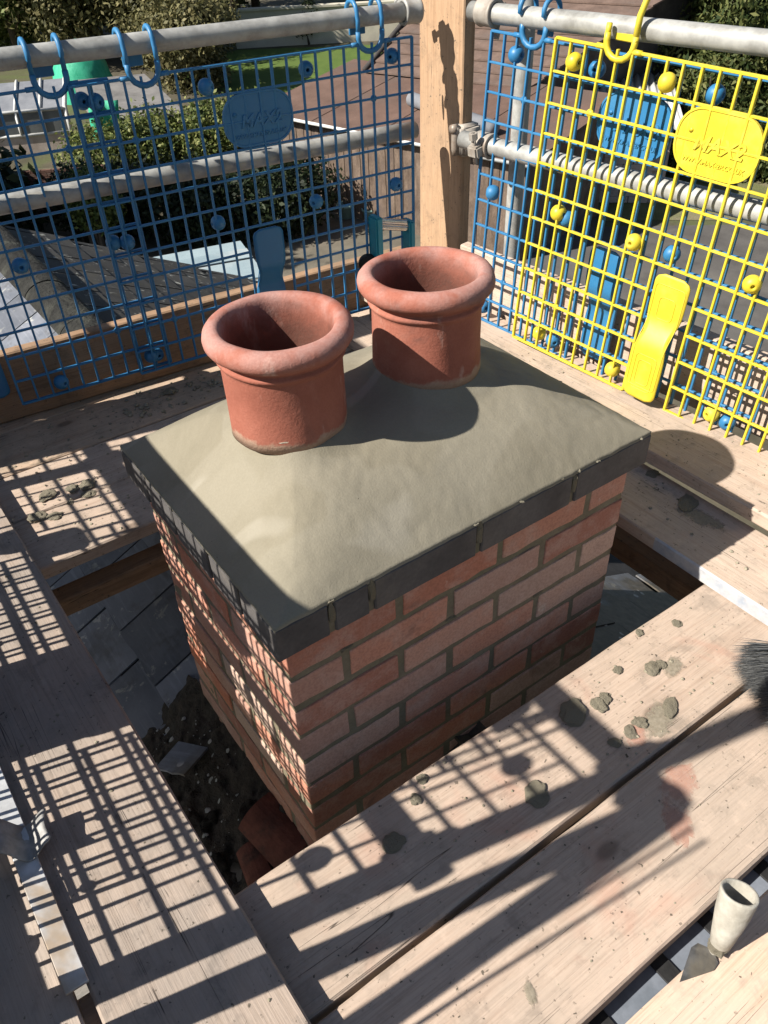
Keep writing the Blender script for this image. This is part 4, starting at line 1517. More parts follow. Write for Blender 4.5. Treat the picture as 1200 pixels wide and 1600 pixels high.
splat(.50, -.415, ZF - .0008, .055, .035, .4, 'smear_red', 7, 'red brick-dust patch on the middle front board within the shadow')
splat(.445, -.455, ZF - .0008, .045, .028, 1.0, 'smear_red', 8, 'red brick-dust patch lower on the middle front board')

# soft grey brush head lying at the right edge
brush = thing('brush_head', 'soft brush with dense grey bristles lying on the front boards at the right edge', 'brush', (.705, -.437, ZF))
dirn = Vector((-.80, .42, -.10)).normalized()
along = Vector((-.074, -.14, 0)).normalized()
bc = Vector((.080, -.042, .052))
NBR = 5200
bv, bf = [], []
for i in range(NBR):
    a = random.uniform(-.135, .135)
    h = random.uniform(-.026, .030)
    root = bc + along * a + Vector((0, 0, h))
    fl = Vector((random.gauss(0, .10), random.gauss(0, .10), random.gauss(0, .10)))
    d = (dirn + fl + along * (a * 1.2) + Vector((0, 0, h * 3.0))).normalized()
    L = random.uniform(.078, .098)
    tip = root + d * L
    tip.z = max(.003, tip.z)
    mid = root + d * L * .55 + Vector((0, 0, .002))
    sd = Vector((random.gauss(0, 1), random.gauss(0, 1), random.gauss(0, 1))).cross(d).normalized() * .0008
    k = len(bv)
    bv += [root - sd, root + sd, mid + sd * .9, mid - sd * .9, tip]
    bf += [(k, k + 1, k + 2, k + 3), (k + 3, k + 2, k + 4)]
o = link('bristles', mesh_from(bv, bf, 'bristles'), brush, M['bristle'])
o['kind'] = 'stuff'
bm = bmesh.new()
bm_box(bm, (-.14, -.02, -.032), (.14, .025, .038))
bmesh.ops.bevel(bm, geom=bm.edges[:], offset=.008, segments=2, affect='EDGES')
link('stock', bm_mesh(bm), brush, M['post_wood'], (.094, -.049, .052), (0, 0, math.atan2(along.y, along.x)))

# pointing trowel stuck by the near board, handle towards the camera
tr = thing('pointing_trowel', 'small pointing trowel with a mortar-caked hollow handle on the nearest board', 'trowel', (.322, -.616, ZF))
tip = Vector((.251, -.615, .204)) - Vector((.322, -.616, ZF))
bd = Vector((-.071, .0, 0))
bl = [(-.073, .001, .0035), (-.022, .021, .006), (-.010, .019, .007), (-.004, .005, .009), (-.004, -.005, .009), (-.010, -.016, .007), (-.022, -.018, .006)]
vs = [Vector(p) for p in bl] + [Vector(p) - Vector((0, 0, .0022)) for p in bl]
n = len(bl)
fs = [tuple(range(n)), tuple(range(2 * n - 1, n - 1, -1))] + [(k, n + k, n + (k + 1) % n, (k + 1) % n) for k in range(n)]
link('blade', mesh_from(vs, fs, 'blade'), tr, M['trowel_steel'])
hb, he = Vector((.006, -.003, .020)), Vector((.040, .013, .112))
link('neck', tube_mesh([(-.006, 0, .008), (-.001, -.002, .012), tuple(hb)], .0085, 10, [.005, .009, .011]), tr, M['handle'])
hd = (he - hb)
hl = hd.length
hp = [(.012, 0), (.015, .004), (.019, .03), (.0235, .06), (.0262, hl - .006), (.0266, hl - .001), (.025, hl), (.0218, hl - .001), (.0205, hl - .02), (.015, .03), (0, .028)]
hm = hd.to_track_quat('Z', 'X').to_matrix().to_4x4()
hm.translation = hb
hnd = link('handle', lathe(hp, 28, 'handle', .0006), tr, M['handle'], matrix=hm)
link('mortar_crust', lump_mesh(301, 2, .8, .6), tr, M['dropping'], (.002, -.002, .018), (0, 0, 0), (.013, .014, .014))

# aluminium straight edge and the lead offcut draped over it
sedge = link('straight_edge', box_mesh((0, 0, -.006), (.80, .033, 0), .001), None, M['alu'], (-.4285, -.135, .258), (rad(3), rad(.3), rad(90.5)))
tag(sedge, 'flat aluminium straight edge with mortar smears between the left boards', 'straight edge')
lv = []
def lead_mesh():
    bm = bmesh.new()
    prof = []
    for k in range(15):
        t_ = k / 14
        prof.append((-.052 + .118 * t_, .020 * math.sin(t_ * 2.3 * math.pi + .5) + .014 - .014 * t_))
    nrow = 9
    g = {}
    for s_ in (0, 1):
        for j in range(nrow):
            for i, (x, z) in enumerate(prof):
                y = -.042 + .084 * j / (nrow - 1)
                sh = .018 * (i / 14) * math.sin(j * .35)
                zz = z + .004 * math.sin(j * 1.1 + i * .5) * (1 if s_ == 0 else 1) + (.0035 if s_ == 0 else 0)
                g[s_, i, j] = bm.verts.new((x + .005 * math.sin(j * .8), y - sh, zz))
    n = len(prof)
    for j in range(nrow - 1):
        for i in range(n - 1):
            bm.faces.new((g[0, i, j], g[0, i + 1, j], g[0, i + 1, j + 1], g[0, i, j + 1]))
            bm.faces.new((g[1, i, j], g[1, i, j + 1], g[1, i + 1, j + 1], g[1, i + 1, j]))
        for i in (0, n - 1):
            bm.faces.new((g[0, i, j], g[0, i, j + 1], g[1, i, j + 1], g[1, i, j]))
    for i in range(n - 1):
        for j in (0, nrow - 1):
            bm.faces.new((g[0, i, j], g[0, i + 1, j], g[1, i + 1, j], g[1, i, j]))
    return bm_mesh(bm, 'lead', True)
o = link('lead_offcut', lead_mesh(), None, M['lead'], (-.447, .126, .268), (rad(-6), rad(4), rad(-12)), (.72, .85, .8))
tag(o, 'crumpled grey lead offcut draped over the aluminium bar', 'lead sheet')

# teal folding handle standing in the back corner
tl = thing('tool_handle', 'teal and chrome carrying handle standing behind the farther pot', 'tool', (1.16, 1.325, ZF))
def post_box(name, x, y, z0, z1, w, d, mat):
    bm = bmesh.new()
    bm_box(bm, (x - w / 2, y - d / 2, z0), (x + w / 2, y + d / 2, z1))
    bmesh.ops.bevel(bm, geom=bm.edges[:], offset=.005, segments=2, affect='EDGES')
    return link(name, bm_mesh(bm), tl, M[mat])
post_box('side_arm', -.050, .0, .02, .372, .026, .05, 'teal')
post_box('side_arm', .072, -.01, .02, .335, .022, .05, 'teal')
gp = []
rib = []
for k in range(36):
    a = 2 * math.pi * k / 36
    rib.append((.0185 if k % 2 else .0165))
vs, fs = [], []
A, B = Vector((-.038, 0, .345)), Vector((.062, -.008, .318))
ax = (B - A).normalized()
nn = Vector((0, 1, 0))
nb = ax.cross(nn).normalized()
for q in (A, B):
    for k in range(36):
        a = 2 * math.pi * k / 36
        vs.append(q + (nn * math.cos(a) + nb * math.sin(a)) * rib[k])
fs = [(k, (k + 1) % 36, 36 + (k + 1) % 36, 36 + k) for k in range(36)] + [tuple(range(36)), tuple(range(71, 35, -1))]
link('grip', mesh_from(vs, fs, 'grip'), tl, M['chrome'])
post_box('cross_bar', .012, .0, .19, .215, .12, .04, 'black')
post_box('base', .01, .0, 0, .035, .18, .07, 'black')
link('wheel', tube_mesh([(-.092, -.012, .225), (-.078, .012, .225)], .030, 24), tl, M['black'])
link('rod', tube_mesh([(-.095, -.02, .0), (-.092, -.012, .22)], .0055, 10), tl, M['chrome'])

# ================================================================== GARDENS AND BUILDINGS BEYOND
def leaf_cloud(name, blobs, n, size, mat, parent, seed=0, droop=0.0, shell=.45, flat=1.0):
    n, size = int(n * 1.5), size * .68
    """many small leaf faces spread unevenly through a set of ellipsoids"""
    r = np.random.default_rng(seed)
    w = np.array([b[3] * b[4] * b[5] for b in blobs]) ** .67
    idx = r.choice(len(blobs), n, p=w / w.sum())
    B = np.array(blobs, float)[idx]
    d = r.normal(size=(n, 3))
    d /= np.linalg.norm(d, axis=1)[:, None]
    rr = shell + (1 - shell) * r.random(n) ** .6
    # ragged surface
    rag = 1 + .22 * np.sin(d[:, 0] * 5 + idx) * np.sin(d[:, 1] * 6 + 2 * idx) + .12 * r.normal(size=n)
    P = B[:, :3] + d * B[:, 3:6] * (rr * rag)[:, None]
    nrm = d * .7 + r.normal(size=(n, 3)) * .75 + np.array([0, 0, .35])
    nrm /= np.linalg.norm(nrm, axis=1)[:, None]
    t1 = np.cross(nrm, r.normal(size=(n, 3)))
    t1 /= np.linalg.norm(t1, axis=1)[:, None] + 1e-9
    if droop:
        t1 = t1 * (1 - droop) + np.array([0, 0, -1]) * droop
        t1 /= np.linalg.norm(t1, axis=1)[:, None]
    t2 = np.cross(nrm, t1)
    s = size * r.uniform(.6, 1.35, n)[:, None]
    V = np.stack([P - t1 * s, P + t2 * s * .55 * flat, P + t1 * s, P - t2 * s * .55 * flat], 1).reshape(-1, 3)
    me = bpy.data.meshes.new(name)
    me.vertices.add(4 * n)
    me.vertices.foreach_set('co', V.ravel())
    me.loops.add(4 * n)
    me.loops.foreach_set('vertex_index', np.arange(4 * n, dtype=np.int32))
    me.polygons.add(n)
    me.polygons.foreach_set('loop_start', np.arange(0, 4 * n, 4, dtype=np.int32))
    me.update()
    me.validate()
    return link(name, me, parent, mat)

def trunk(parent, h, r, limbs, seed, mat):
    rr = random.Random(seed)
    parts = [tube_data([(0, 0, 0), (rr.uniform(-.1, .1), rr.uniform(-.1, .1), h * .5), (rr.uniform(-.2, .2), rr.uniform(-.2, .2), h)], r, 8, True, [r, r * .7, r * .35])]
    for i in range(limbs):
        a = rr.uniform(0, 6.28)
        z0 = h * rr.uniform(.25, .75)
        L = h * rr.uniform(.3, .55)
        e = (math.cos(a) * L, math.sin(a) * L, z0 + L * rr.uniform(.4, .9))
        parts.append(tube_data([(0, 0, z0), (e[0] * .5, e[1] * .5, z0 + (e[2] - z0) * .4), e], r * .4, 6, True, [r * .45, r * .3, r * .1]))
    v, f = join_data(parts)
    return link('trunk', mesh_from(v, f, 'trunk', True), parent, mat)

M['bark'] = m_noisy('bark', (0.07, 0.055, 0.04), (0.14, 0.115, 0.09), 6, .95, .6, .02)
M['leaf_olive'] = m_leaf('olive_leaves', (0.055, 0.055, 0.022), (0.12, 0.115, 0.045), (0.24, 0.21, 0.10))
M['leaf_green'] = m_leaf('green_leaves', (0.035, 0.06, 0.012), (0.085, 0.12, 0.028), (0.18, 0.21, 0.06))
M['leaf_dark'] = m_leaf('dark_evergreen_leaves', (0.008, 0.014, 0.006), (0.018, 0.03, 0.012), (0.045, 0.058, 0.025))
M['leaf_conifer'] = m_leaf('conifer_sprays', (0.025, 0.045, 0.012), (0.07, 0.09, 0.026), (0.16, 0.165, 0.055))
M['leaf_willow'] = m_leaf('willow_leaves', (0.12, 0.13, 0.03), (0.20, 0.21, 0.06), (0.30, 0.29, 0.10))
M['leaf_hedge'] = m_leaf('hedge_leaves', (0.03, 0.05, 0.012), (0.10, 0.13, 0.03), (0.24, 0.25, 0.09))

def tree(name, label, loc, h, r, mat, n, size, seed, cat='tree', nb=9, group=None, low=.25, droop=0.0, squash=.8, flat=1.0):
    t_ = thing(name, label, cat, loc, group=group)
    rr = random.Random(seed)
    trunk(t_, h * .85, max(.06, h * .035), 7, seed, M['bark'])
    blobs = []
    for i in range(nb):
        a = rr.uniform(0, 6.28)
        q = r * rr.uniform(.15, .75)
        z = h * rr.uniform(low, .92)
        br = r * rr.uniform(.32, .55)
        blobs.append((q * math.cos(a), q * math.sin(a), z, br, br, br * squash))
    leaf_cloud('crown', blobs, n, size, mat, t_, seed, droop, flat=flat)
    return t_

GT = 'trees and shrubs at the end of the gardens'
tree('shrub_tree', 'olive-green bushy tree at the top left corner behind the greenhouse', (9.3, 38.5, GZ), 5.2, 3.6, M['leaf_green'], 16000, .16, 1, nb=12, group=GT)
tree('shrub_tree', 'large dry olive-brown bushy tree left of the lawn', (13.4, 36.0, GZ), 5.6, 3.9, M['leaf_olive'], 20000, .15, 2, nb=14, group=GT, low=.12)
tree('shrub_tree', 'olive-brown bush nearest the lawn, right of the dry bushy tree', (13.0, 29.6, GZ), 3.1, 2.2, M['leaf_olive'], 13000, .12, 3, nb=11, group=GT, low=.1)
tree('evergreen_tree', 'dark evergreen tree above the middle of the back rail', (19.8, 39.5, GZ), 6.2, 3.6, M['leaf_dark'], 15000, .2, 4, nb=12, group=GT)
tree('evergreen_tree', 'dark evergreen tree behind the left shrubs, at the picture top', (11.6, 46.5, GZ), 7.5, 4.4, M['leaf_dark'], 14000, .24, 5, nb=12, group=GT)
tree('evergreen_tree', 'dark evergreen tree at the far left edge', (5.2, 46.0, GZ), 6.5, 4.2, M['leaf_green'], 13000, .22, 6, nb=12, group=GT)
tree('willow_tree', 'pale green weeping willow above the cream garden wall', (26.2, 37.0, GZ), 7.5, 3.4, M['leaf_willow'], 16000, .2, 7, nb=12, group=GT, droop=.75, low=.3, flat=.4)
tree('garden_shrub', 'small bare-branched shrub at the far edge of the lawn', (20.0, 33.3, GZ), 1.5, .9, M['leaf_dark'], 2500, .08, 8, 'shrub', 6, group=GT, low=.3)
tree('evergreen_tree', 'deep green tree behind the cream wall, left of the willow', (22.5, 42.5, GZ), 7.0, 4.0, M['leaf_dark'], 14000, .22, 9, nb=12, group=GT)

# conifers on the right
def conifer(label, loc, h, r, n, seed):
    t_ = thing('conifer', label, 'conifer', loc, group='conifers on the right')
    trunk(t_, h * .95, .14, 4, seed, M['bark'])
    rr = random.Random(seed)
    blobs = []
    for i in range(26):
        z = h * (.05 + .9 * (i / 26))
        q = r * (1 - .75 * (i / 26)) * rr.uniform(.45, .85)
        a = i * 2.4
        br = r * (.42 - .25 * i / 26)
        blobs.append((q * math.cos(a), q * math.sin(a), z, br, br, br * .75))
    leaf_cloud('crown', blobs, n, .12, M['leaf_conifer'], t_, seed, .35, flat=.7)
conifer('big drooping conifer at the upper right behind the yellow guard', (18.6, 12.1, GZ), 4.6, 2.5, 26000, 21)
conifer('second conifer behind, cut by the top right picture edge', (23.4, 13.8, GZ), 6.2, 3.4, 20000, 22)
conifer('lower conifer at the right picture edge', (19.9, 10.6, GZ), 3.9, 2.1, 15000, 23)

# hedge and shrubs behind the house
def hedge(name, label, blobs, n, size, mat, seed, cat='hedge'):
    t_ = thing(name, label, cat, (0, 0, GZ))
    leaf_cloud('foliage', blobs, n, size, M[mat], t_, seed, shell=.6)
    rr = random.Random(seed)
    parts = []
    for b in blobs:
        for q in range(3):
            x, y = b[0] + rr.uniform(-.5, .5) * b[3], b[1] + rr.uniform(-.5, .5) * b[4]
            parts.append(tube_data([(x, y, 0), (x + rr.uniform(-.2, .2), y + rr.uniform(-.2, .2), b[2])], .03, 5))
    v, f = join_data(parts)
    so_ = link('stems', mesh_from(v, f, 'stems'), t_, M['bark'])
    so_['kind'] = 'stuff'
    return t_
tree('shade_tree', 'unseen tree added left of the picture to shade the shrub bank', (0.3, 17.6, GZ), 7.0, 3.2, M['leaf_dark'], 14000, .2, 41, nb=12, low=.12)  # tree put in out of view to throw shade on the shrub bank
rr = random.Random(3)
blobs = [(6.2 + i * .62 + rr.uniform(-.2, .2), 20.6 - i * .14 + rr.uniform(-.9, .9), .75 + rr.uniform(-.15, .25), .85, 1.0, .75) for i in range(9)]
hedge('hedge', 'sunlit low hedge behind the blue guard, between green tarp and lawn', blobs, 15000, .085, 'leaf_hedge', 31)
blobs = [(4.6 + i * .55 + rr.uniform(-.2, .2), 17.0 - i * .36 + rr.uniform(-.5, .5), .70 + rr.uniform(-.1, .2), .75, .8, .75) for i in range(8)]
hedge('bramble_bank', 'dark evergreen bank of shrubs in shade below the sunlit hedge', blobs, 15000, .09, 'leaf_dark', 32, 'shrub')
blobs = [(4.2 + rr.uniform(-.3, .3), 15.9 + rr.uniform(-.3, .3), 1.1 + rr.uniform(-.2, .2), .5, .5, .5) for i in range(4)]
hedge('garden_shrub', 'small glossy shrub above the slate roof verge on the left', blobs, 4000, .07, 'leaf_green', 33, 'shrub')

def quadbox(name, corners, z0, z1, mat, parent=None):
    """prism on a 4-corner footprint; z1 may be one height per corner"""
    if not isinstance(z1, (list, tuple)):
        z1 = [z1] * 4
    vs = [(x, y, z0) for x, y in corners] + [(x, y, z) for (x, y), z in zip(corners, z1)]
    fs = [(0, 3, 2, 1), (4, 5, 6, 7), (0, 1, 5, 4), (1, 2, 6, 5), (2, 3, 7, 6), (3, 0, 4, 7)]
    me = mesh_from(vs, fs, name)
    bm = bmesh.new(); bm.from_mesh(me); bmesh.ops.recalc_face_normals(bm, faces=bm.faces); bm.to_mesh(me); bm.free()
    return link(name, me, parent, mat)

# --- shed with upright boarding and brown felt roof
M['fence_wood'] = m_noisy('dark_upright_boarding', (0.085, 0.06, 0.045), (0.20, 0.15, 0.115), 5, .9, .5, .01, (0.12, 0.09, 0.075), rand=29, fine=40)
M['felt'] = m_noisy('brown_roof_felt', (0.10, 0.062, 0.048), (0.165, 0.105, 0.082), 1.6, .95, .5, .02, (0.12, 0.085, 0.07), rand=0, fine=35)
M['tile_brown'] = m_noisy('brown_roof_tile', (0.105, 0.072, 0.058), (0.18, 0.125, 0.10), 3, .9, .4, .01, (0.13, 0.10, 0.085), rand=17, fine=25)
M['cream'] = m_noisy('cream_render', (0.50, 0.46, 0.36), (0.62, 0.58, 0.47), 1.2, .9, .2, .01, (0.45, 0.43, 0.36), rand=0)
M['white'] = m_noisy('white_paint', (0.48, 0.48, 0.46), (0.66, 0.66, 0.64), 4, .6, .1, .002, rand=3)
M['grey_panel'] = m_noisy('grey_panel', (0.16, 0.17, 0.19), (0.26, 0.27, 0.29), 2, .6, .1, .002, rand=3)
M['shed_roof'] = m_noisy('grey_shed_felt', (0.12, 0.115, 0.11), (0.22, 0.21, 0.20), 2, .9, .3, .01, rand=3)
M['polycarb'] = m_noisy('pale_blue_roof_sheet', (0.22, 0.29, 0.32), (0.33, 0.41, 0.43), 1.5, .45, .1, .004, (0.5, 0.5, 0.47), rand=9)
M['dark_wood'] = m_noisy('dark_stained_wood', (0.035, 0.032, 0.032), (0.08, 0.072, 0.068), 4, .8, .3, .006, rand=7)
M['green_tarp'] = m_noisy('green_tarpaulin', (0.02, 0.32, 0.18), (0.07, 0.46, 0.29), 5, .5, .4, .03, rand=3)
M['glass'] = m_noisy('dusty_glass', (0.08, 0.09, 0.10), (0.16, 0.17, 0.17), 2, .2, .05, .002, rand=5, spec=.6)
M['pale_brick'] = m_noisy('pale_painted_brick', (0.40, 0.33, 0.28), (0.55, 0.48, 0.43), 3, .9, .4, .01, (0.35, 0.28, 0.24), rand=7)
M['pot_green'] = m_noisy('glazed_green_pot', (0.22, 0.36, 0.33), (0.33, 0.46, 0.42), 8, .5, .1, .002)

shed = thing('garden_shed', 'low shed with dark upright boarding and brown felt roof behind the blue guard', 'shed', (0, 0, GZ))
A0, A1 = Vector((9.05, 17.1, 0)), Vector((10.75, 10.4, 0))
ad = (A1 - A0).normalized()
an = Vector((ad.y, -ad.x, 0))
an = an if an.x < 0 else -an
L = (A1 - A0).length
i = 0
s = 0.0
pl = box_mesh((0, -.012, 0), (.115, .012, 1.0), .004)
while s < L - .12:
    hgt = 1.93 + .02 * math.sin(i * 2.1)
    dd = .012 if i % 2 else 0.0
    p = A0 + ad * s + an * dd
    link('plank', pl, shed, M['fence_wood'], (p.x, p.y, 0), (0, 0, math.atan2(ad.y, ad.x)), (1, 1, hgt))
    s += .118
    i += 1
bk = -an
def sh(p, back, z):
    q = p - an * back
    return (q.x, q.y, z)
# body of the shed behind the planks
vs = [sh(A0, .03, 0), sh(A1, .03, 0), sh(A1, 3.2, 0), sh(A0, 3.2, 0), sh(A0, .03, 1.93), sh(A1, .03, 1.93), sh(A1, 3.2, 2.35), sh(A0, 3.2, 2.35)]
link('wall', mesh_from(vs, [(0, 3, 2, 1), (4, 5, 6, 7), (0, 1, 5, 4), (1, 2, 6, 5), (2, 3, 7, 6), (3, 0, 4, 7)], 'shed_wall'), shed, M['fence_wood'])
# felt roof in overlapping strips
for q in range(8):
    a0 = A0 + ad * (-.25 + q * (L + .4) / 8)
    a1 = A0 + ad * (-.25 + (q + 1) * (L + .4) / 8 + .06)
    dz = .012 * (q % 2)
    vs = [sh(a0, -.18, 1.945 + dz), sh(a1, -.18, 1.945 + dz), sh(a1, 3.35, 2.40 + dz), sh(a0, 3.35, 2.40 + dz)]
    vs += [(x, y, z - .03) for x, y, z in vs]
    link('felt_strip', mesh_from(vs, [(0, 1, 2, 3), (7, 6, 5, 4), (0, 4, 5, 1), (1, 5, 6, 2), (2, 6, 7, 3), (3, 7, 4, 0)], 'felt'), shed, M['felt'])
e0, e1 = A0 - ad * .25, A1 + ad * .2
link('eaves_trim', tube_mesh([sh(e0, -.20, 1.90), sh(e1, -.20, 1.90)], .035, 6), shed, M['white'])
rp0 = A0 + ad * 3.2
o = link('rolled_membrane', tube_mesh([tuple(Vector(sh(rp0, 1.3, 2.28)) + Vector((0, 0, GZ))), tuple(Vector(sh(rp0 + ad * 2.6, .6, 2.20)) + Vector((0, 0, GZ)))], .14, 20), None, M['grey_panel'])
tag(o, 'pale grey roll lying on the brown shed roof beside the corner post', 'roll')

# --- big brown tiled roof behind
barn = thing('tiled_outbuilding', 'outbuilding with a big brown tiled roof behind the corner post', 'building', (0, 0, GZ))
E0 = Vector((11.7, 16.9, 0)); ed = Vector((.36, -.93, 0)).normalized(); en = Vector((-ed.y, ed.x, 0)) if -ed.y > 0 else Vector((ed.y, -ed.x, 0))
BLn, run, z_e, z_r = 7.6, 6.2, 2.35, 4.9
ncr, ncol = 17, 16
for r_ in range(ncr):
    f0, f1 = r_ / ncr, (r_ + 1) / ncr
    for q in range(1):
        a = E0 + en * (run * f0); b = E0 + en * (run * f1 + .05)
        za, zb_ = z_e + (z_r - z_e) * f0 + .035, z_e + (z_r - z_e) * f1
        vs = []
        for (pp, zz) in ((a, za), (b, zb_)):
            fl_ = f0 if pp is a else f1
            for e in (pp, pp + ed * (4.2 + 3.2 * fl_)):
                vs.append((e.x, e.y, zz))
        vs = [vs[0], vs[1], vs[3], vs[2]]
        vs += [(x, y, z - .035) for x, y, z in vs]
        link('tile_course', mesh_from(vs, [(0, 1, 2, 3), (7, 6, 5, 4), (0, 4, 5, 1), (1, 5, 6, 2), (2, 6, 7, 3), (3, 7, 4, 0)], 'course'), barn, M['tile_brown'])
w0, w1 = E0 + en * .25, E0 + en * .25 + ed * 4.0
w2, w3 = E0 + en * 6.0 + ed * 6.6, E0 + en * 6.0
quadbox('wall', [(w0.x, w0.y), (w1.x, w1.y), (w2.x, w2.y), (w3.x, w3.y)], 0, [2.3, 2.3, 4.6, 4.6], M['dark_wood'], barn)
link('bargeboard', tube_mesh([(E0.x - ed.x * .03, E0.y - ed.y * .03, z_e + .05), tuple(Vector((E0.x, E0.y, 0)) + en * run - ed * .03 + Vector((0, 0, z_r + .06)))], .06, 6), barn, M['dark_wood'])

# --- cream garden wall behind the lawn
wl_ = thing('garden_wall', 'cream rendered garden wall at the far side of the lawn', 'wall', (0, 0, GZ))
quadbox('render', [(17.3, 34.8), (26.0, 29.9), (26.15, 30.15), (17.45, 35.05)], 0, 1.35, M['cream'], wl_)
quadbox('capping', [(17.2, 34.75), (26.0, 29.8), (26.2, 30.2), (17.4, 35.15)], 1.353, 1.43, M['cream'], wl_)

# --- pale sheet lean-to roof behind the slates
lt = thing('lean_to', 'lean-to roof of pale blue sheets beyond the dark slates', 'lean-to', (0, 0, GZ))
P00, P10, P11, P01 = Vector((3.3, 10.45, 2.02)), Vector((4.75, 10.2, 2.0)), Vector((4.34, 8.45, 1.97)), Vector((2.9, 8.85, 2.0))
NSH = 5
for q in range(NSH):
    f0, f1 = q / NSH + .006, (q + 1) / NSH - .006
    c = [P00.lerp(P01, f0), P10.lerp(P11, f0), P10.lerp(P11, f1), P00.lerp(P01, f1)]
    dz = Vector((0, 0, .02 * (q % 2)))
    vs = [tuple(p + dz) for p in c] + [tuple(p + dz - Vector((0, 0, .012))) for p in c]
    link('roof_sheet', mesh_from(vs, [(0, 1, 2, 3), (7, 6, 5, 4), (0, 4, 5, 1), (1, 5, 6, 2), (2, 6, 7, 3), (3, 7, 4, 0)], 'sheet'), lt, M['polycarb'])
for q in range(NSH + 1):
    a, b = P00.lerp(P01, q / NSH), P10.lerp(P11, q / NSH)
    link('rafter', tube_mesh([tuple(a - Vector((0, 0, .03))), tuple(b - Vector((0, 0, .03)))], .028, 6), lt, M['dark_wood'])
for p in (P00, P10, P11, P01):
    link('post', tube_mesh([(p.x, p.y, 0), tuple(p - Vector((0, 0, .03)))], .04, 8), lt, M['dark_wood'])

# --- greenhouse with white frame on a low brick wall
gh = thing('greenhouse', 'white framed greenhouse at the left picture edge', 'greenhouse', (0, 0, GZ))
ga, gb = Vector((3.6, 25.9, 0)), Vector((6.7, 24.6, 0))
gd = (gb - ga).normalized(); gn = Vector((-gd.y, gd.x, 0))
GL = (gb - ga).length
for q in range(5):
    f = q / 5
    a, b = ga + gd * GL * f, ga + gd * GL * (f + .2)
    vs = [(a.x, a.y, .5), (b.x, b.y, .5), (b.x, b.y, 1.08), (a.x, a.y, 1.08)]
    pv = [tuple(Vector(p)) for p in vs] + [tuple(Vector(p) + gn * .01) for p in vs]
    link('pane', mesh_from(pv, [(0, 1, 2, 3), (7, 6, 5, 4)], 'pane'), gh, M['glass'])
    ra, rb = a + gn * 1.6, b + gn * 1.6
    vs = [(a.x, a.y, 1.11), (b.x, b.y, 1.11), (rb.x, rb.y, 1.55), (ra.x, ra.y, 1.55)]
    link('roof_panel', mesh_from(vs + [(x, y, z - .02) for x, y, z in vs], [(0, 1, 2, 3), (7, 6, 5, 4)], 'panel'), gh, M['grey_panel'])
for q in range(6):
    a = ga + gd * GL * q / 5
    link('glazing_bar', tube_mesh([(a.x, a.y, .45), (a.x, a.y, 1.10)], .045, 4), gh, M['white'])
    ra = a + gn * 1.6
    link('rafter', tube_mesh([(a.x, a.y, 1.13), (ra.x, ra.y, 1.58)], .045, 4), gh, M['white'])
for z in (.48, 1.10):
    link('rail', tube_mesh([(ga.x, ga.y, z), (gb.x, gb.y, z)], .045, 4), gh, M['white'])
quadbox('plinth', [(ga.x, ga.y), (gb.x, gb.y), (gb.x + gn.x * .2, gb.y + gn.y * .2), (ga.x + gn.x * .2, ga.y + gn.y * .2)], 0, .45, M['pale_brick'], gh)
link('end_frame', tube_mesh([(gb.x, gb.y, .4), (gb.x, gb.y, 1.13), tuple(gb + gn * 1.6 + Vector((0, 0, 1.55)))], .06, 4), gh, M['white'])

M['old_brick'] = m_noisy('old_wall_brick', (0.10, 0.055, 0.042), (0.19, 0.11, 0.085), 7, .9, .4, .004, (0.13, 0.11, 0.09), rand=17)
bw = thing('garden_wall', 'brick garden wall in shade below the greenhouse', 'wall', (0, 0, GZ))
bwm = box_mesh((0, -.05, 0), (.215, .05, .065), .004)
wa, wb2 = Vector((2.2, 20.1, 0)), Vector((5.2, 18.5, 0))
wd = (wb2 - wa).normalized()
wang = math.atan2(wd.y, wd.x)
for r_ in range(14):
    for q in range(17):
        p = wa + wd * (q * .225 + (.11 if r_ % 2 else 0))
        link('brick', bwm, bw, M['old_brick'], (p.x, p.y, .12 + r_ * .075), (0, 0, wang))
quadbox('mortar_body', [(wa.x, wa.y), (wb2.x + wd.x * .2, wb2.y + wd.y * .2), (wb2.x + wd.x * .2 - wd.y * .03, wb2.y + wd.y * .2 + wd.x * .03), (wa.x - wd.y * .03, wa.y + wd.x * .03)], 0, 1.17, M['mortar'], bw)

# --- green tarpaulin things and a small dark shed between them
def dome(n=20, m=8):
    vs, fs = [], []
    for j in range(m + 1):
        a = math.pi / 2 * j / m
        for k in range(n):
            t_ = 2 * math.pi * k / n
            w = 1 + .06 * math.sin(k * 2.2 + j)
            vs.append((math.cos(a) * math.cos(t_) * w, math.cos(a) * math.sin(t_) * w, math.sin(a) * (1 + .04 * math.sin(k * 1.7))))
    for j in range(m):
        for k in range(n):
            fs.append((j * n + k, j * n + (k + 1) % n, (j + 1) * n + (k + 1) % n, (j + 1) * n + k))
    return mesh_from(vs, fs, 'dome', True)
o = link('tarp_dome', dome(), None, M['green_tarp'], (9.25, 30.6, GZ), (0, 0, .3), (1.05, 1.05, 1.75))
tag(o, 'rounded green tarpaulin dome below the top rail', 'tarpaulin')
tp = bmesh.new()
gr = {}
for j in range(9):
    for i in range(7):
        gr[i, j] = tp.verts.new((.75 * i / 6 + .04 * math.sin(j * .9), .07 * math.sin(i * 1.4 + j * .5), 1.75 * j / 8))
for j in range(8):
    for i in range(6):
        tp.faces.new((gr[i, j], gr[i + 1, j], gr[i + 1, j + 1], gr[i, j + 1]))
me = bm_mesh(tp, 'tarp', True)
o = link('tarp_sheet', me, None, M['green_tarp'], (6.45, 21.7, GZ), (0, 0, rad(-25)))
so = o.modifiers.new('thickness', 'SOLIDIFY'); so.thickness = .02
tag(o, 'green tarpaulin sheet hanging beside the sunlit hedge', 'tarpaulin')
ds = thing('small_shed', 'small dark shed with a grey roof between tarpaulin and hedge', 'shed', (0, 0, GZ))
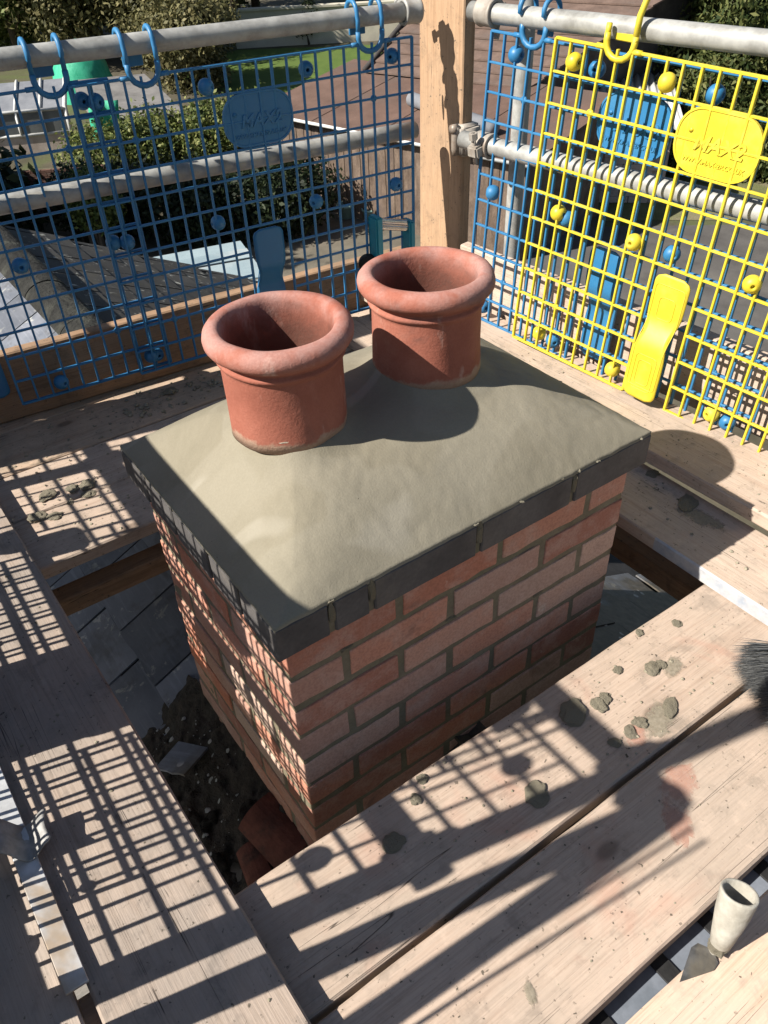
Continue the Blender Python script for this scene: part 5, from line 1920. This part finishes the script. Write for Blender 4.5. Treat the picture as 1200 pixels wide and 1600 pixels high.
quadbox('wall', [(6.75, 22.1), (8.6, 21.3), (9.1, 24.6), (7.5, 25.3)], 0, 1.15, M['dark_wood'], ds)
quadbox('roof', [(6.6, 21.9), (8.75, 21.0), (9.3, 24.9), (7.4, 25.6)], 1.153, [1.25, 1.25, 1.55, 1.55], M['shed_roof'], ds)

# --- planters on the patio
def planter(label, x, y, r, h, mat, plant):
    t_ = thing('planter', label, 'planter', (x, y, GZ + .008), group='planters on the patio')
    link('pot', lathe([(0, 0), (r * .7, 0), (r * .95, h * .85), (r * 1.08, h * .86), (r * 1.08, h), (r * .92, h), (r * .85, h * .8), (0, h * .8)], 20), t_, M[mat])
    if plant:
        leaf_cloud('plant', [(0, 0, h + r * .5, r * .8, r * .8, r * .8)], 250, .05, M['leaf_green'], t_, int(x * 100))
planter('pale terracotta bowl planter, widest of the patio group', 10.15, 14.75, .24, .30, 'pale_brick', False)
planter('pale green glazed planter left of the terracotta bowl', 9.55, 14.75, .20, .30, 'pot_green', False)
planter('pale green glazed planter in front of the terracotta bowl', 9.85, 14.25, .17, .26, 'pot_green', False)
planter('tall stacked planter at the back of the patio group', 10.25, 15.45, .15, .62, 'pale_brick', False)
planter('brown clay planter right of the terracotta bowl', 10.55, 14.45, .19, .3, 'terracotta', True)
planter('small clay planter nearest the boarding', 10.25, 13.75, .16, .24, 'terracotta', True)

# --- low outbuilding on the right with white corrugated roof
ob = thing('white_roofed_outbuilding', 'pale brick outbuilding with a white corrugated roof behind the yellow guard', 'building', (0, 0, GZ))
c0, c1_, c2, c3 = (14.0, 12.2), (15.5, 10.8), (17.3, 12.3), (15.8, 13.7)
quadbox('wall', [c0, c1_, c2, c3], 0, 1.55, M['pale_brick'], ob)
oa, obb = Vector((*c0, 0)), Vector((*c1_, 0))
od = (obb - oa).normalized(); on = Vector((od.y, -od.x, 0)); on = on if on.x + on.y < 0 else -on
bme = box_mesh((0, -.05, 0), (.42, .02, .135), .006)
for r_ in range(11):
    for q in range(4):
        p = oa + od * (q * .44 + (.22 if r_ % 2 else 0)) + on * .03
        link('block', bme, ob, M['pale_brick'], (p.x, p.y, .02 + r_ * .14), (0, 0, math.atan2(od.y, od.x)))
cor, cf = [], []
NCR = 60
for k in range(NCR + 1):
    p = oa - od * .2 + od * ((obb - oa).length + .4) * k / NCR
    z = 1.66 + .035 * math.sin(k * math.pi / 2)
    a = p + on * .3
    b = p - on * 2.6
    cor += [(a.x, a.y, z), (b.x, b.y, z + .45)]
for k in range(NCR):
    cf.append((2 * k, 2 * k + 2, 2 * k + 3, 2 * k + 1))
rfo = link('roof', mesh_from(cor, cf, 'corrugated', True), ob, M['white'])
rfo.modifiers.new('thickness', 'SOLIDIFY').thickness = .02
dk = thing('dark_outbuilding', 'dark flat-roofed outbuilding with a grey door below the brown roof', 'building', (0, 0, GZ))
quadbox('wall', [(13.4, 14.2), (14.5, 13.2), (15.3, 14.1), (14.2, 15.1)], 0, 1.95, M['dark_wood'], dk)
quadbox('roof', [(13.3, 14.2), (14.5, 13.1), (15.45, 14.1), (14.2, 15.25)], 1.953, 2.03, M['grey_panel'], dk)
da, db = Vector((13.95, 13.68, 0)), Vector((14.40, 13.27, 0))
dn = Vector((-.68, -.73, 0)) * .03
quadbox('door', [(da.x, da.y), (db.x, db.y), (db.x + dn.x, db.y + dn.y), (da.x + dn.x, da.y + dn.y)], .05, 1.9, M['grey_panel'], dk)
